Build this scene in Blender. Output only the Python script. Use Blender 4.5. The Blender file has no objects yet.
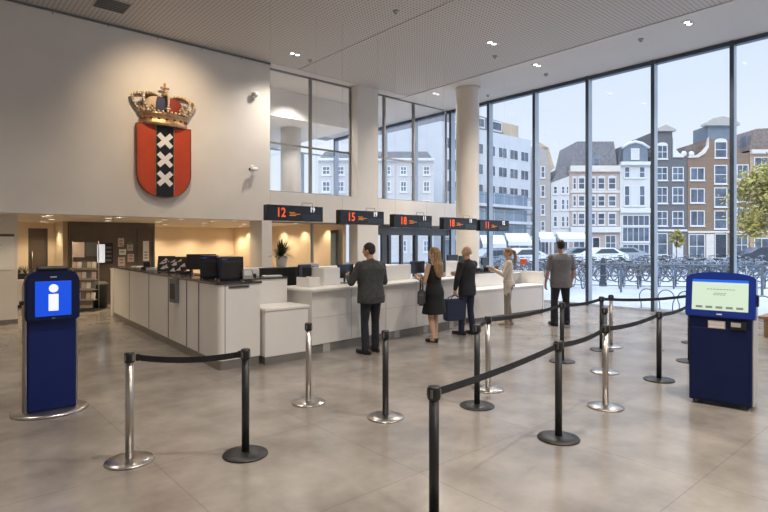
import bpy, bmesh, math, random
from mathutils import Vector, Matrix
random.seed(7)
PI = math.pi
S = bpy.context.scene
C = S.collection
R = math.radians

# ------------------------------------------------------------------ camera geometry (used to survey real places)
F, HZ, H = 540.0, 243.0, 1.8
FX, FY = 0.659, 0.752
def ray(px):
    u = (px - 384) / F
    return FX + FY * u, FY - FX * u
def atd(px, d):                       # ground point at depth d
    rx, ry = ray(px)
    return rx * d, ry * d
def gp(px, y):                        # floor point under a pixel
    return atd(px, H * F / (y - HZ))
def onY(px, Y):
    rx, ry = ray(px); d = Y / ry
    return rx * d, d
def zat(y, d):
    return H + (HZ - y) / F * d
CAMROT = -math.atan2(FX, FY)

# ------------------------------------------------------------------ materials
MATS = {}
def mat(name, col, rough=0.5, metal=0.0, noise=0.0, scale=8.0, bump=0.0, bscale=40.0, emit=None, estr=0.0, spec=0.5, coat=0.0, stretch=None):
    m = bpy.data.materials.new(name); m.use_nodes = True
    nt = m.node_tree; b = nt.nodes['Principled BSDF']
    c = (col[0], col[1], col[2], 1)
    b.inputs['Base Color'].default_value = c
    b.inputs['Roughness'].default_value = rough
    b.inputs['Metallic'].default_value = metal
    b.inputs['Specular IOR Level'].default_value = spec
    if coat: b.inputs['Coat Weight'].default_value = coat
    tc = nt.nodes.new('ShaderNodeTexCoord')
    src = tc.outputs['Object']
    if stretch:
        mp = nt.nodes.new('ShaderNodeMapping'); mp.inputs['Scale'].default_value = stretch
        nt.links.new(src, mp.inputs['Vector']); src = mp.outputs['Vector']
    if noise:
        n = nt.nodes.new('ShaderNodeTexNoise'); n.inputs['Scale'].default_value = scale; n.inputs['Detail'].default_value = 5
        nt.links.new(src, n.inputs['Vector'])
        r = nt.nodes.new('ShaderNodeValToRGB')
        r.color_ramp.elements[0].position = 0.3; r.color_ramp.elements[1].position = 0.7
        r.color_ramp.elements[0].color = tuple(max(0, v * (1 - noise)) for v in col) + (1,)
        r.color_ramp.elements[1].color = tuple(min(1, v * (1 + noise)) for v in col) + (1,)
        nt.links.new(n.outputs['Fac'], r.inputs['Fac']); nt.links.new(r.outputs['Color'], b.inputs['Base Color'])
    if bump:
        n2 = nt.nodes.new('ShaderNodeTexNoise'); n2.inputs['Scale'].default_value = bscale; n2.inputs['Detail'].default_value = 3
        nt.links.new(src, n2.inputs['Vector'])
        bp = nt.nodes.new('ShaderNodeBump'); bp.inputs['Strength'].default_value = bump; bp.inputs['Distance'].default_value = 0.02
        nt.links.new(n2.outputs['Fac'], bp.inputs['Height']); nt.links.new(bp.outputs['Normal'], b.inputs['Normal'])
    if emit:
        b.inputs['Emission Color'].default_value = (emit[0], emit[1], emit[2], 1); b.inputs['Emission Strength'].default_value = estr
    MATS[name] = m
    return m

def brick_mat(name, c1, c2, mortar, scale=1.0, rough=0.85):
    m = mat(name, c1, rough); nt = m.node_tree; b = nt.nodes['Principled BSDF']
    tc = nt.nodes.new('ShaderNodeTexCoord'); mp = nt.nodes.new('ShaderNodeMapping')
    mp.inputs['Rotation'].default_value = (R(90), 0, 0)
    t = nt.nodes.new('ShaderNodeTexBrick'); t.inputs['Scale'].default_value = scale
    t.inputs['Color1'].default_value = (*c1, 1); t.inputs['Color2'].default_value = (*c2, 1); t.inputs['Mortar'].default_value = (*mortar, 1)
    t.inputs['Mortar Size'].default_value = 0.012; t.inputs['Brick Width'].default_value = 0.3; t.inputs['Row Height'].default_value = 0.09
    nt.links.new(tc.outputs['Object'], mp.inputs['Vector']); nt.links.new(mp.outputs['Vector'], t.inputs['Vector'])
    nt.links.new(t.outputs['Color'], b.inputs['Base Color'])
    return m

def glass_mat(name, tint=(0.94, 0.97, 1.0), refl=0.05, rough=0.0):
    m = bpy.data.materials.new(name); m.use_nodes = True; nt = m.node_tree; nt.nodes.clear()
    o = nt.nodes.new('ShaderNodeOutputMaterial'); mx = nt.nodes.new('ShaderNodeMixShader')
    t = nt.nodes.new('ShaderNodeBsdfTransparent'); t.inputs['Color'].default_value = (*tint, 1)
    g = nt.nodes.new('ShaderNodeBsdfGlossy'); g.inputs['Roughness'].default_value = rough
    lw = nt.nodes.new('ShaderNodeLayerWeight'); lw.inputs['Blend'].default_value = 0.12
    mm = nt.nodes.new('ShaderNodeMath'); mm.operation = 'MULTIPLY_ADD'; mm.inputs[1].default_value = 0.5; mm.inputs[2].default_value = refl
    nt.links.new(lw.outputs['Facing'], mm.inputs[0]); nt.links.new(mm.outputs[0], mx.inputs['Fac'])
    nt.links.new(t.outputs[0], mx.inputs[1]); nt.links.new(g.outputs[0], mx.inputs[2]); nt.links.new(mx.outputs[0], o.inputs['Surface'])
    MATS[name] = m
    return m

M = {}
M['wall'] = mat('wall_plaster', (0.72, 0.685, 0.645), 0.85, noise=0.03, scale=1.5, bump=0.03, bscale=120)
M['wall2'] = mat('wall_plaster_bright', (0.80, 0.78, 0.75), 0.8, noise=0.02, scale=2)
M['column'] = mat('column_plaster', (0.68, 0.63, 0.57), 0.7, noise=0.03, scale=2)
M['plain_ceiling'] = mat('ceiling_plaster', (0.66, 0.63, 0.60), 0.85, noise=0.02, scale=1)
M['warmwall'] = mat('office_warm_wall', (0.80, 0.67, 0.50), 0.7, noise=0.04, scale=1.2)
M['darkwall'] = mat('office_dark_wall', (0.12, 0.095, 0.078), 0.55, noise=0.1, scale=3)
M['officeceil'] = mat('office_ceiling', (0.82, 0.73, 0.61), 0.6)
M['counter'] = mat('counter_white_laminate', (0.80, 0.785, 0.765), 0.38, noise=0.015, scale=3)
M['ctop'] = mat('counter_dark_top', (0.06, 0.055, 0.05), 0.18, noise=0.15, scale=20)
M['plinth'] = mat('plinth_grey', (0.24, 0.225, 0.21), 0.4, metal=0.3, noise=0.1, scale=4)
M['steel'] = mat('brushed_steel', (0.50, 0.47, 0.44), 0.32, metal=1.0, noise=0.08, scale=30, stretch=(1, 1, 0.05))
M['steelbase'] = mat('steel_base', (0.55, 0.53, 0.51), 0.28, metal=1.0, noise=0.06, scale=12)
M['black'] = mat('black_plastic', (0.012, 0.012, 0.014), 0.4, noise=0.1, scale=10)
M['blackmetal'] = mat('black_powder_coat', (0.016, 0.017, 0.02), 0.42, noise=0.1, scale=20)
M['belt'] = mat('belt_webbing', (0.013, 0.013, 0.017), 0.75, bump=0.2, bscale=300)
M['navy'] = mat('kiosk_navy_paint', (0.004, 0.016, 0.125), 0.45, noise=0.06, scale=4, spec=0.3)
M['navydark'] = mat('kiosk_dark_navy', (0.004, 0.011, 0.062), 0.5, noise=0.08, scale=5, spec=0.25)
M['kblue'] = mat('kiosk_bezel_blue', (0.006, 0.028, 0.25), 0.3, noise=0.05, scale=4)
M['iscreen'] = mat('info_screen_blue', (0.0, 0.05, 0.5), 0.3, emit=(0.0, 0.085, 0.85), estr=0.55)
M['white_e'] = mat('screen_white', (0.85, 0.9, 0.95), 0.4, emit=(0.85, 0.92, 1.0), estr=0.5)
M['mint'] = mat('kiosk_screen_mint', (0.55, 0.66, 0.58), 0.35, emit=(0.50, 0.78, 0.62), estr=0.34)
M['scrblue'] = mat('kiosk_screen_bar', (0.0, 0.06, 0.4), 0.35, emit=(0.02, 0.13, 0.75), estr=0.7)
M['scrgrey'] = mat('kiosk_screen_text', (0.25, 0.3, 0.3), 0.5)
M['paper'] = mat('paper_white', (0.80, 0.80, 0.78), 0.7, noise=0.02)
M['paperpink'] = mat('paper_pinkish', (0.62, 0.5, 0.45), 0.6, noise=0.08, scale=20)
M['greylight'] = mat('grey_plastic_light', (0.45, 0.45, 0.45), 0.45, noise=0.04)
M['grey'] = mat('grey_plastic', (0.16, 0.165, 0.17), 0.45, noise=0.06)
M['frame'] = mat('window_frame_blue_grey_shaded', (0.06, 0.085, 0.125), 0.35, metal=0.3, noise=0.06, scale=3)
M['framelight'] = mat('window_frame_blue_grey_lit', (0.46, 0.52, 0.60), 0.35, metal=0.2, noise=0.05, scale=3)
M['framedark'] = mat('door_frame_dark', (0.10, 0.11, 0.12), 0.4, metal=0.3, noise=0.08, scale=3)
M['framegrey'] = mat('inner_window_frame', (0.27, 0.26, 0.25), 0.4, metal=0.4, noise=0.05)
M['glass'] = glass_mat('window_glass', (0.96, 0.98, 1.0), 0.025)
M['glass_in'] = glass_mat('inner_window_glass', (1.0, 1.0, 1.0), 0.02)
M['red'] = mat('crest_red', (0.50, 0.058, 0.016), 0.4, noise=0.08, scale=4)
M['crestblack'] = mat('crest_black', (0.008, 0.008, 0.012), 0.35, noise=0.1)
M['crestwhite'] = mat('crest_white', (0.85, 0.83, 0.8), 0.5)
M['gold'] = mat('crown_gold', (0.42, 0.27, 0.14), 0.36, metal=0.75, noise=0.2, scale=14, bump=0.3, bscale=30)
M['golddark'] = mat('crown_gold_dark', (0.20, 0.09, 0.04), 0.5, metal=0.4, noise=0.2, scale=14)
M['pearl'] = mat('crown_pearl', (0.68, 0.58, 0.44), 0.35, metal=0.3)
M['crownred'] = mat('crown_cap_red', (0.26, 0.035, 0.02), 0.7)
M['crownblue'] = mat('crown_cap_blue', (0.03, 0.035, 0.09), 0.7)
M['crowncream'] = mat('crown_cap_cream', (0.60, 0.47, 0.34), 0.7)
M['sign'] = mat('sign_black', (0.010, 0.012, 0.017), 0.25, noise=0.1, scale=5)
M['signpanel'] = mat('sign_dark_panel', (0.03, 0.04, 0.052), 0.3)
M['led'] = mat('sign_led_red', (0.5, 0.05, 0.01), 0.5, emit=(1.0, 0.12, 0.02), estr=0.75)
M['ledo'] = mat('sign_led_orange', (0.5, 0.15, 0.02), 0.5, emit=(1.0, 0.32, 0.05), estr=0.5)
M['ledw'] = mat('sign_white', (0.85, 0.88, 0.9), 0.5, emit=(0.9, 0.95, 1.0), estr=0.5)
M['lamp'] = mat('lamp_glow', (1, 0.95, 0.85), 0.5, emit=(1.0, 0.88, 0.70), estr=7.0)
M['lampw'] = mat('lamp_glow_white', (1, 1, 1), 0.5, emit=(1.0, 0.95, 0.88), estr=3.0)
M['wood'] = mat('bench_wood', (0.30, 0.19, 0.11), 0.5, noise=0.25, scale=5, stretch=(1, 12, 12))
M['tanwood'] = mat('soffit_tan', (0.62, 0.5, 0.37), 0.6, noise=0.06, scale=2)
M['leaf'] = mat('plant_leaf', (0.055, 0.075, 0.035), 0.5, noise=0.3, scale=9)
M['pot'] = mat('plant_pot', (0.62, 0.57, 0.52), 0.5, noise=0.03)
M['soil'] = mat('soil', (0.04, 0.028, 0.02), 0.9)
M['screenoff'] = mat('monitor_screen', (0.008, 0.01, 0.014), 0.12)
M['navyscreen'] = mat('terminal_navy', (0.006, 0.010, 0.035), 0.25, noise=0.1)
M['bluelabel'] = mat('label_blue', (0.03, 0.08, 0.4), 0.5)
M['skin'] = mat('skin', (0.50, 0.29, 0.19), 0.5, noise=0.06, scale=12)
M['skin2'] = mat('skin_fair', (0.58, 0.37, 0.26), 0.5, noise=0.06, scale=12)
M['lip'] = mat('lip', (0.4, 0.15, 0.11), 0.5)
M['eyew'] = mat('eye_white', (0.75, 0.73, 0.7), 0.3)
M['eyed'] = mat('eye_iris', (0.03, 0.02, 0.015), 0.2)
M['hairdark'] = mat('hair_dark', (0.012, 0.009, 0.007), 0.55, noise=0.4, scale=60, bump=0.6, bscale=150, stretch=(1, 1, 0.15))
M['hairblond'] = mat('hair_blond', (0.30, 0.18, 0.09), 0.5, noise=0.5, scale=40, bump=0.8, bscale=120, stretch=(1, 1, 0.08))
M['hairgrey'] = mat('hair_sandy', (0.42, 0.26, 0.14), 0.5, noise=0.2, scale=50)
M['jacketgrey'] = mat('jacket_charcoal', (0.042, 0.045, 0.048), 0.8, noise=0.25, scale=14, bump=0.5, bscale=18)
M['suit'] = mat('suit_black', (0.012, 0.013, 0.018), 0.75, noise=0.2, scale=10, bump=0.4, bscale=14)
M['trdark'] = mat('trousers_dark', (0.012, 0.014, 0.022), 0.8, noise=0.2, scale=14, bump=0.5, bscale=20)
M['trnavy'] = mat('trousers_navy', (0.012, 0.02, 0.05), 0.8, noise=0.2, scale=14, bump=0.4, bscale=18)
M['dress'] = mat('dress_black', (0.007, 0.007, 0.009), 0.8, noise=0.2, scale=14, bump=0.4, bscale=14)
M['tee'] = mat('tee_grey', (0.17, 0.17, 0.185), 0.85, noise=0.1, scale=16, bump=0.4, bscale=14)
M['blouse'] = mat('blouse_cream', (0.64, 0.58, 0.51), 0.8, noise=0.06, scale=14, bump=0.5, bscale=18)
M['beige'] = mat('trousers_beige', (0.27, 0.24, 0.21), 0.8, noise=0.12, scale=18, bump=0.5, bscale=20)
M['shoe'] = mat('shoe_black', (0.01, 0.01, 0.011), 0.35)
M['shoebeige'] = mat('shoe_beige', (0.42, 0.33, 0.27), 0.6)
M['bagnavy'] = mat('tote_navy', (0.014, 0.024, 0.062), 0.6, noise=0.1, scale=12)
M['baggrey'] = mat('handbag_grey', (0.05, 0.053, 0.056), 0.5, noise=0.15, scale=12)
M['orange'] = mat('folder_red', (0.6, 0.09, 0.03), 0.5)
M['cup'] = mat('cup_orange', (0.6, 0.26, 0.06), 0.5)
# outside
M['pave'] = mat('pavement', (0.55, 0.56, 0.58), 0.85, noise=0.08, scale=0.8)
M['hped'] = mat('pediment_stone', (0.42, 0.395, 0.36), 0.7, noise=0.05)
M['hlight'] = brick_mat('facade_hazed_brick', (0.50, 0.48, 0.47), (0.55, 0.53, 0.52), (0.58, 0.57, 0.56))  # brick made paler, distance haze put into its colour
M['hw'] = mat('sash_white', (0.68, 0.685, 0.69), 0.6)
M['hp'] = mat('sash_pane', (0.10, 0.125, 0.165), 0.12, noise=0.5, scale=0.9)
M['hcurtain'] = mat('sash_curtain', (0.62, 0.63, 0.63), 0.7)
M['hwhite'] = mat('facade_white', (0.62, 0.61, 0.595), 0.8, noise=0.05, scale=0.8)
M['hcream'] = mat('facade_cream', (0.66, 0.62, 0.56), 0.8, noise=0.06, scale=0.8)
M['hgrey'] = brick_mat('facade_grey_brick', (0.115, 0.115, 0.125), (0.145, 0.145, 0.155), (0.17, 0.17, 0.17))
M['hdark'] = brick_mat('facade_mid_brick', (0.27, 0.25, 0.24), (0.31, 0.29, 0.28), (0.35, 0.35, 0.35))
M['hbrown'] = brick_mat('facade_brown_brick', (0.205, 0.125, 0.075), (0.25, 0.155, 0.095), (0.27, 0.22, 0.18))
M['htan'] = brick_mat('facade_tan_brick', (0.40, 0.27, 0.16), (0.44, 0.30, 0.19), (0.42, 0.36, 0.3))
M['hpink'] = brick_mat('facade_pink_brick', (0.42, 0.32, 0.27), (0.47, 0.36, 0.30), (0.5, 0.46, 0.42))
M['hbeige'] = brick_mat('facade_beige_brick', (0.36, 0.32, 0.29), (0.40, 0.36, 0.33), (0.44, 0.42, 0.4))
M['hblue'] = mat('dormer_blue_grey', (0.17, 0.205, 0.25), 0.6, noise=0.1, scale=1.5)
M['slate'] = mat('roof_slate', (0.20, 0.20, 0.215), 0.7, noise=0.25, scale=4, bump=0.4, bscale=6)
M['tile'] = mat('roof_tile', (0.22, 0.175, 0.155), 0.8, noise=0.3, scale=4, bump=0.5, bscale=5)
M['rtan'] = mat('roof_tan', (0.5, 0.40, 0.29), 0.8, noise=0.08, scale=1)
M['chim'] = mat('chimney_brick', (0.25, 0.19, 0.165), 0.9, noise=0.2, scale=4)
M['oglass'] = mat('office_blue_glass', (0.20, 0.28, 0.36), 0.1, noise=0.25, scale=0.4)
M['opanel'] = mat('office_white_panel', (0.58, 0.60, 0.625), 0.6, noise=0.03, scale=0.6)
M['doorgreen'] = mat('door_dark', (0.03, 0.045, 0.06), 0.35)
M['treeleaf'] = mat('tree_leaf_yellow_green', (0.36, 0.31, 0.085), 0.7, noise=0.4, scale=1.2)
M['bark'] = mat('bark', (0.07, 0.055, 0.045), 0.9, noise=0.3, scale=8)
M['bike'] = [mat('bike_black', (0.06, 0.07, 0.085), 0.4), mat('bike_slate_blue', (0.13, 0.19, 0.27), 0.4), mat('bike_silver_grey', (0.40, 0.43, 0.47), 0.35)]
M['tyre'] = mat('bike_tyre', (0.075, 0.085, 0.10), 0.8)
M['spoke'] = mat('bike_rim', (0.35, 0.38, 0.42), 0.4, metal=0.6)
M['rail'] = mat('railing_metal', (0.16, 0.19, 0.21), 0.5, metal=0.3)
M['canvas'] = mat('awning_white', (0.66, 0.67, 0.68), 0.8)
M['carw'] = mat('car_white', (0.74, 0.76, 0.78), 0.25, coat=0.4)
M['cars'] = mat('car_silver', (0.36, 0.40, 0.44), 0.25, metal=0.4, coat=0.4)
M['card'] = mat('car_dark_blue', (0.04, 0.06, 0.10), 0.25, coat=0.4)
M['carglass'] = mat('car_glass', (0.05, 0.07, 0.09), 0.08)
M['bollard'] = mat('bollard_dark', (0.035, 0.045, 0.06), 0.6, noise=0.1)

def floor_mat():
    m = mat('floor_concrete', (0.3, 0.27, 0.24), 0.3); nt = m.node_tree; b = nt.nodes['Principled BSDF']
    tc = nt.nodes.new('ShaderNodeTexCoord')
    n = nt.nodes.new('ShaderNodeTexNoise'); n.inputs['Scale'].default_value = 1.3; n.inputs['Detail'].default_value = 6; n.inputs['Roughness'].default_value = 0.6
    nt.links.new(tc.outputs['Object'], n.inputs['Vector'])
    r = nt.nodes.new('ShaderNodeValToRGB')
    r.color_ramp.interpolation = 'EASE'; r.color_ramp.elements[0].position = 0.15; r.color_ramp.elements[1].position = 0.85
    r.color_ramp.elements[0].color = (0.165, 0.146, 0.130, 1); r.color_ramp.elements[1].color = (0.375, 0.343, 0.312, 1)
    nt.links.new(n.outputs['Fac'], r.inputs['Fac'])
    t = nt.nodes.new('ShaderNodeTexBrick'); t.offset = 0.0; t.inputs['Scale'].default_value = 1.0
    t.inputs['Brick Width'].default_value = 1.5; t.inputs['Row Height'].default_value = 1.5; t.inputs['Mortar Size'].default_value = 0.006
    t.inputs['Color1'].default_value = (1, 1, 1, 1); t.inputs['Color2'].default_value = (0.955, 0.955, 0.955, 1); t.inputs['Mortar'].default_value = (0.80, 0.80, 0.80, 1)
    nt.links.new(tc.outputs['Object'], t.inputs['Vector'])
    mx = nt.nodes.new('ShaderNodeMix'); mx.data_type = 'RGBA'; mx.blend_type = 'MULTIPLY'; mx.inputs['Factor'].default_value = 1
    nt.links.new(r.outputs['Color'], mx.inputs['A']); nt.links.new(t.outputs['Color'], mx.inputs['B'])
    nt.links.new(mx.outputs['Result'], b.inputs['Base Color'])
    n2 = nt.nodes.new('ShaderNodeTexNoise'); n2.inputs['Scale'].default_value = 0.8; n2.inputs['Detail'].default_value = 2
    nt.links.new(tc.outputs['Object'], n2.inputs['Vector'])
    mr = nt.nodes.new('ShaderNodeMapRange'); mr.inputs['From Min'].default_value = 0.3; mr.inputs['From Max'].default_value = 0.7
    mr.inputs['To Min'].default_value = 0.16; mr.inputs['To Max'].default_value = 0.25
    nt.links.new(n2.outputs['Fac'], mr.inputs['Value']); nt.links.new(mr.outputs['Result'], b.inputs['Roughness'])
    b.inputs['Specular IOR Level'].default_value = 0.55
    return m
M['floor'] = floor_mat()

def perforated():
    m = mat('ceiling_perforated', (0.55, 0.52, 0.49), 0.85); nt = m.node_tree; b = nt.nodes['Principled BSDF']
    tc = nt.nodes.new('ShaderNodeTexCoord'); mp = nt.nodes.new('ShaderNodeMapping'); mp.inputs['Scale'].default_value = (1 / 0.085,) * 3
    nt.links.new(tc.outputs['Object'], mp.inputs['Vector'])
    fr = nt.nodes.new('ShaderNodeVectorMath'); fr.operation = 'FRACTION'; nt.links.new(mp.outputs['Vector'], fr.inputs[0])
    sb = nt.nodes.new('ShaderNodeVectorMath'); sb.operation = 'SUBTRACT'; sb.inputs[1].default_value = (0.5, 0.5, 0.5); nt.links.new(fr.outputs[0], sb.inputs[0])
    mu = nt.nodes.new('ShaderNodeVectorMath'); mu.operation = 'MULTIPLY'; mu.inputs[1].default_value = (1, 1, 0); nt.links.new(sb.outputs[0], mu.inputs[0])
    ln = nt.nodes.new('ShaderNodeVectorMath'); ln.operation = 'LENGTH'; nt.links.new(mu.outputs[0], ln.inputs[0])
    mr = nt.nodes.new('ShaderNodeMapRange'); mr.inputs['From Min'].default_value = 0.20; mr.inputs['From Max'].default_value = 0.27
    nt.links.new(ln.outputs['Value'], mr.inputs['Value'])
    mx = nt.nodes.new('ShaderNodeMix'); mx.data_type = 'RGBA'
    mx.inputs['A'].default_value = (0.25, 0.235, 0.22, 1); mx.inputs['B'].default_value = (0.58, 0.55, 0.52, 1)
    nt.links.new(mr.outputs['Result'], mx.inputs['Factor']); nt.links.new(mx.outputs['Result'], b.inputs['Base Color'])
    return m
M['perf'] = perforated()

# ------------------------------------------------------------------ mesh builder
class MB:
    def __init__(self):
        self.bm = bmesh.new()
    def _mi(self, faces, mi):
        for f in faces: f.material_index = mi
    def box(self, x0, y0, z0, x1, y1, z1, mi=0, bev=0.0, seg=2, mtx=None):
        bm = self.bm
        r = bmesh.ops.create_cube(bm, size=1.0)
        vs = r['verts']
        sx, sy, sz = abs(x1 - x0), abs(y1 - y0), abs(z1 - z0)
        c = Vector(((x0 + x1) / 2, (y0 + y1) / 2, (z0 + z1) / 2))
        for v in vs: v.co = Vector((v.co.x * sx, v.co.y * sy, v.co.z * sz)) + c
        fs = set(f for v in vs for f in v.link_faces)
        self._mi(fs, mi)
        if bev > 0:
            es = list(set(e for v in vs for e in v.link_edges))
            r2 = bmesh.ops.bevel(bm, geom=es, offset=min(bev, sx * .49, sy * .49, sz * .49), segments=seg, profile=0.5, affect='EDGES')
            self._mi(r2['faces'], mi)
            vs = list(set(v for f in r2['faces'] for v in f.verts) | set(v for v in vs if v.is_valid))
        if mtx is not None:
            allv = set(vs)
            for v in list(vs):
                for f in v.link_faces: allv.update(f.verts)
            for v in allv: v.co = mtx @ v.co
        return self
    def cyl(self, p0, p1, r0, r1=None, seg=20, mi=0, caps=True):
        p0 = Vector(p0); p1 = Vector(p1); r1 = r0 if r1 is None else r1
        ax = (p1 - p0).normalized(); q = ax.to_track_quat('Z', 'Y')
        bm = self.bm; a = []; b = []
        for i in range(seg):
            t = 2 * PI * i / seg; d = q @ Vector((math.cos(t), math.sin(t), 0))
            a.append(bm.verts.new(p0 + d * r0)); b.append(bm.verts.new(p1 + d * r1))
        for i in range(seg):
            j = (i + 1) % seg
            f = bm.faces.new((a[i], a[j], b[j], b[i])); f.material_index = mi; f.smooth = True
        if caps:
            for ring, rev in ((a, True), (b, False)):
                f = bm.faces.new(list(reversed(ring)) if rev else ring); f.material_index = mi
        return self
    def tube(self, pts, r, seg=8, mi=0, closed=False, flat=None):
        bm = self.bm; pts = [Vector(p) for p in pts]; n = len(pts); rings = []
        rs = r if isinstance(r, (list, tuple)) else [r] * n
        prev = None
        for i, p in enumerate(pts):
            if closed: t = (pts[(i + 1) % n] - pts[i - 1]).normalized()
            else: t = (pts[min(i + 1, n - 1)] - pts[max(i - 1, 0)]).normalized()
            if prev is None:
                u = Vector((0, 0, 1)) if abs(t.z) < 0.9 else Vector((1, 0, 0))
                u = (u - t * u.dot(t)).normalized()
            else:
                u = (prev - t * prev.dot(t))
                u = u.normalized() if u.length > 1e-6 else prev
            prev = u; w = t.cross(u)
            fu, fw = (1, 1) if flat is None else flat
            rings.append([bm.verts.new(p + u * math.cos(2 * PI * k / seg) * rs[i] * fu + w * math.sin(2 * PI * k / seg) * rs[i] * fw) for k in range(seg)])
        m = n if closed else n - 1
        for i in range(m):
            a, b = rings[i], rings[(i + 1) % n]
            for k in range(seg):
                l = (k + 1) % seg
                f = bm.faces.new((a[k], a[l], b[l], b[k])); f.material_index = mi; f.smooth = True
        if not closed:
            f = bm.faces.new(list(reversed(rings[0]))); f.material_index = mi
            f = bm.faces.new(rings[-1]); f.material_index = mi
        return self
    def lathe(self, prof, seg=32, mi=0, c=(0, 0, 0), a0=0, a1=2 * PI, sx=1, sy=1):
        bm = self.bm; full = abs(a1 - a0 - 2 * PI) < 1e-6
        n = seg if full else seg + 1; cols = []
        for i in range(n):
            t = a0 + (a1 - a0) * i / seg
            cols.append([bm.verts.new((c[0] + r * math.cos(t) * sx, c[1] + r * math.sin(t) * sy, c[2] + z)) for r, z in prof])
        for i in range(seg):
            a, b = cols[i], cols[(i + 1) % n]
            for k in range(len(prof) - 1):
                try:
                    f = bm.faces.new((a[k], b[k], b[k + 1], a[k + 1])); f.material_index = mi; f.smooth = True
                except ValueError: pass
        return self
    def ball(self, c, r, mi=0, seg=14, rings=9, mtx=None):
        rr = r if isinstance(r, (list, tuple)) else (r, r, r)
        m = Matrix.Translation(Vector(c)) @ (mtx if mtx is not None else Matrix()) @ Matrix.Diagonal((rr[0], rr[1], rr[2], 1))
        res = bmesh.ops.create_uvsphere(self.bm, u_segments=seg, v_segments=rings, radius=1.0, matrix=m)
        for f in set(f for v in res['verts'] for f in v.link_faces): f.material_index = mi; f.smooth = True
        return self
    def prism(self, poly, y0, y1, mi=0, axis='y'):
        """extrude a 2-D outline (x,z) along y (or (x,y) along z, (y,z) along x)"""
        bm = self.bm
        def P(a, b, t):
            return (a, t, b) if axis == 'y' else ((a, b, t) if axis == 'z' else (t, a, b))
        A = [bm.verts.new(P(a, b, y0)) for a, b in poly]; B = [bm.verts.new(P(a, b, y1)) for a, b in poly]
        n = len(poly)
        fs = [bm.faces.new(A), bm.faces.new(list(reversed(B)))]
        for i in range(n):
            j = (i + 1) % n
            fs.append(bm.faces.new((A[j], A[i], B[i], B[j])))
        for f in fs: f.material_index = mi
        return self
    def quad(self, pts, mi=0):
        f = self.bm.faces.new([self.bm.verts.new(p) for p in pts]); f.material_index = mi
        return self
    def frame(self, x0, z0, x1, z1, w, y0, y1, mi=0):
        self.box(x0, y0, z0, x0 + w, y1, z1, mi); self.box(x1 - w, y0, z0, x1, y1, z1, mi)
        self.box(x0 + w, y0, z1 - w, x1 - w, y1, z1, mi); self.box(x0 + w, y0, z0, x1 - w, y1, z0 + w, mi)
        return self
    def build(self, name, mats, parent=None, loc=(0, 0, 0), rotz=0.0, rot=None, fixn=True):
        me = bpy.data.meshes.new(name)
        if fixn: bmesh.ops.recalc_face_normals(self.bm, faces=self.bm.faces[:])
        self.bm.to_mesh(me); self.bm.free()
        for m in (mats if isinstance(mats, (list, tuple)) else [mats]): me.materials.append(m)
        o = bpy.data.objects.new(name, me); C.objects.link(o)
        o.location = loc; o.rotation_euler = rot if rot else (0, 0, rotz)
        if parent is not None: o.parent = parent
        return o

def tag(o, label, cat, group=None, kind=None):
    o['label'] = label; o['category'] = cat
    if group: o['group'] = group
    if kind: o['kind'] = kind
    return o
def thing(name, label, cat, loc=(0, 0, 0), rotz=0.0, group=None):
    o = bpy.data.objects.new(name, None); C.objects.link(o); o.empty_display_size = 0.2
    o.location = loc; o.rotation_euler = (0, 0, rotz)
    return tag(o, label, cat, group)
def struct(o, label=None):
    o['kind'] = 'structure'
    if label: o['label'] = label
    return o
def sgroup(name, label=None, loc=(0, 0, 0), rotz=0.0):
    o = bpy.data.objects.new(name, None); C.objects.link(o); o.location = loc; o.rotation_euler = (0, 0, rotz)
    return struct(o, label)
def kids(o):
    return [c for c in CH.get(o.name, [])]
CH = {}
def index_children():
    CH.clear()
    for o in bpy.data.objects:
        if o.parent: CH.setdefault(o.parent.name, []).append(o)
def dup(root, loc, rotz, label=None, group=None, cat=None):
    r = root.copy(); C.objects.link(r); r.location = loc; r.rotation_euler = (0, 0, rotz)
    if label: r['label'] = label
    if group: r['group'] = group
    for ch in CH.get(root.name, []):
        c = ch.copy(); C.objects.link(c); c.parent = r
        for g in CH.get(ch.name, []):
            d = g.copy(); C.objects.link(d); d.parent = c
    return r
def textmesh(name, s, size, m, parent, loc, rot=(R(90), 0, 0), ext=0.002, bold=0.0, align='CENTER', sx=1.0):
    cu = bpy.data.curves.new(name, 'FONT'); cu.body = s; cu.size = size; cu.extrude = ext; cu.offset = bold
    cu.align_x = align; cu.align_y = 'CENTER'; cu.resolution_u = 3
    t = bpy.data.objects.new('tmp_text', cu); C.objects.link(t)
    dg = bpy.context.evaluated_depsgraph_get(); dg.update()
    me = bpy.data.meshes.new_from_object(t.evaluated_get(dg))
    bpy.data.objects.remove(t); bpy.data.curves.remove(cu)
    me.name = name; me.materials.clear(); me.materials.append(m)
    o = bpy.data.objects.new(name, me); C.objects.link(o); o.parent = parent; o.location = loc; o.rotation_euler = rot; o.scale = (sx, 1, 1)
    return o
# ================================================================== THE SETTING
CZ = 6.62; GX = 14.75; WY = 12.9; WB = 13.33
b = MB(); b.box(-4.2, -7.2, -0.3, 14.95, 21.2, 0.0); struct(b.build('floor', M['floor']), 'polished beige grey concrete floor of the public hall')
b = MB(); b.box(-60, -60, -0.5, 260, 260, -0.31); b.box(14.95, -60, -0.31, 260, 260, -0.02); b.box(-60, 21.2, -0.31, 14.95, 260, -0.02)
struct(b.build('ground', M['pave']), 'pale grey paved square outside the glass wall')
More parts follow.
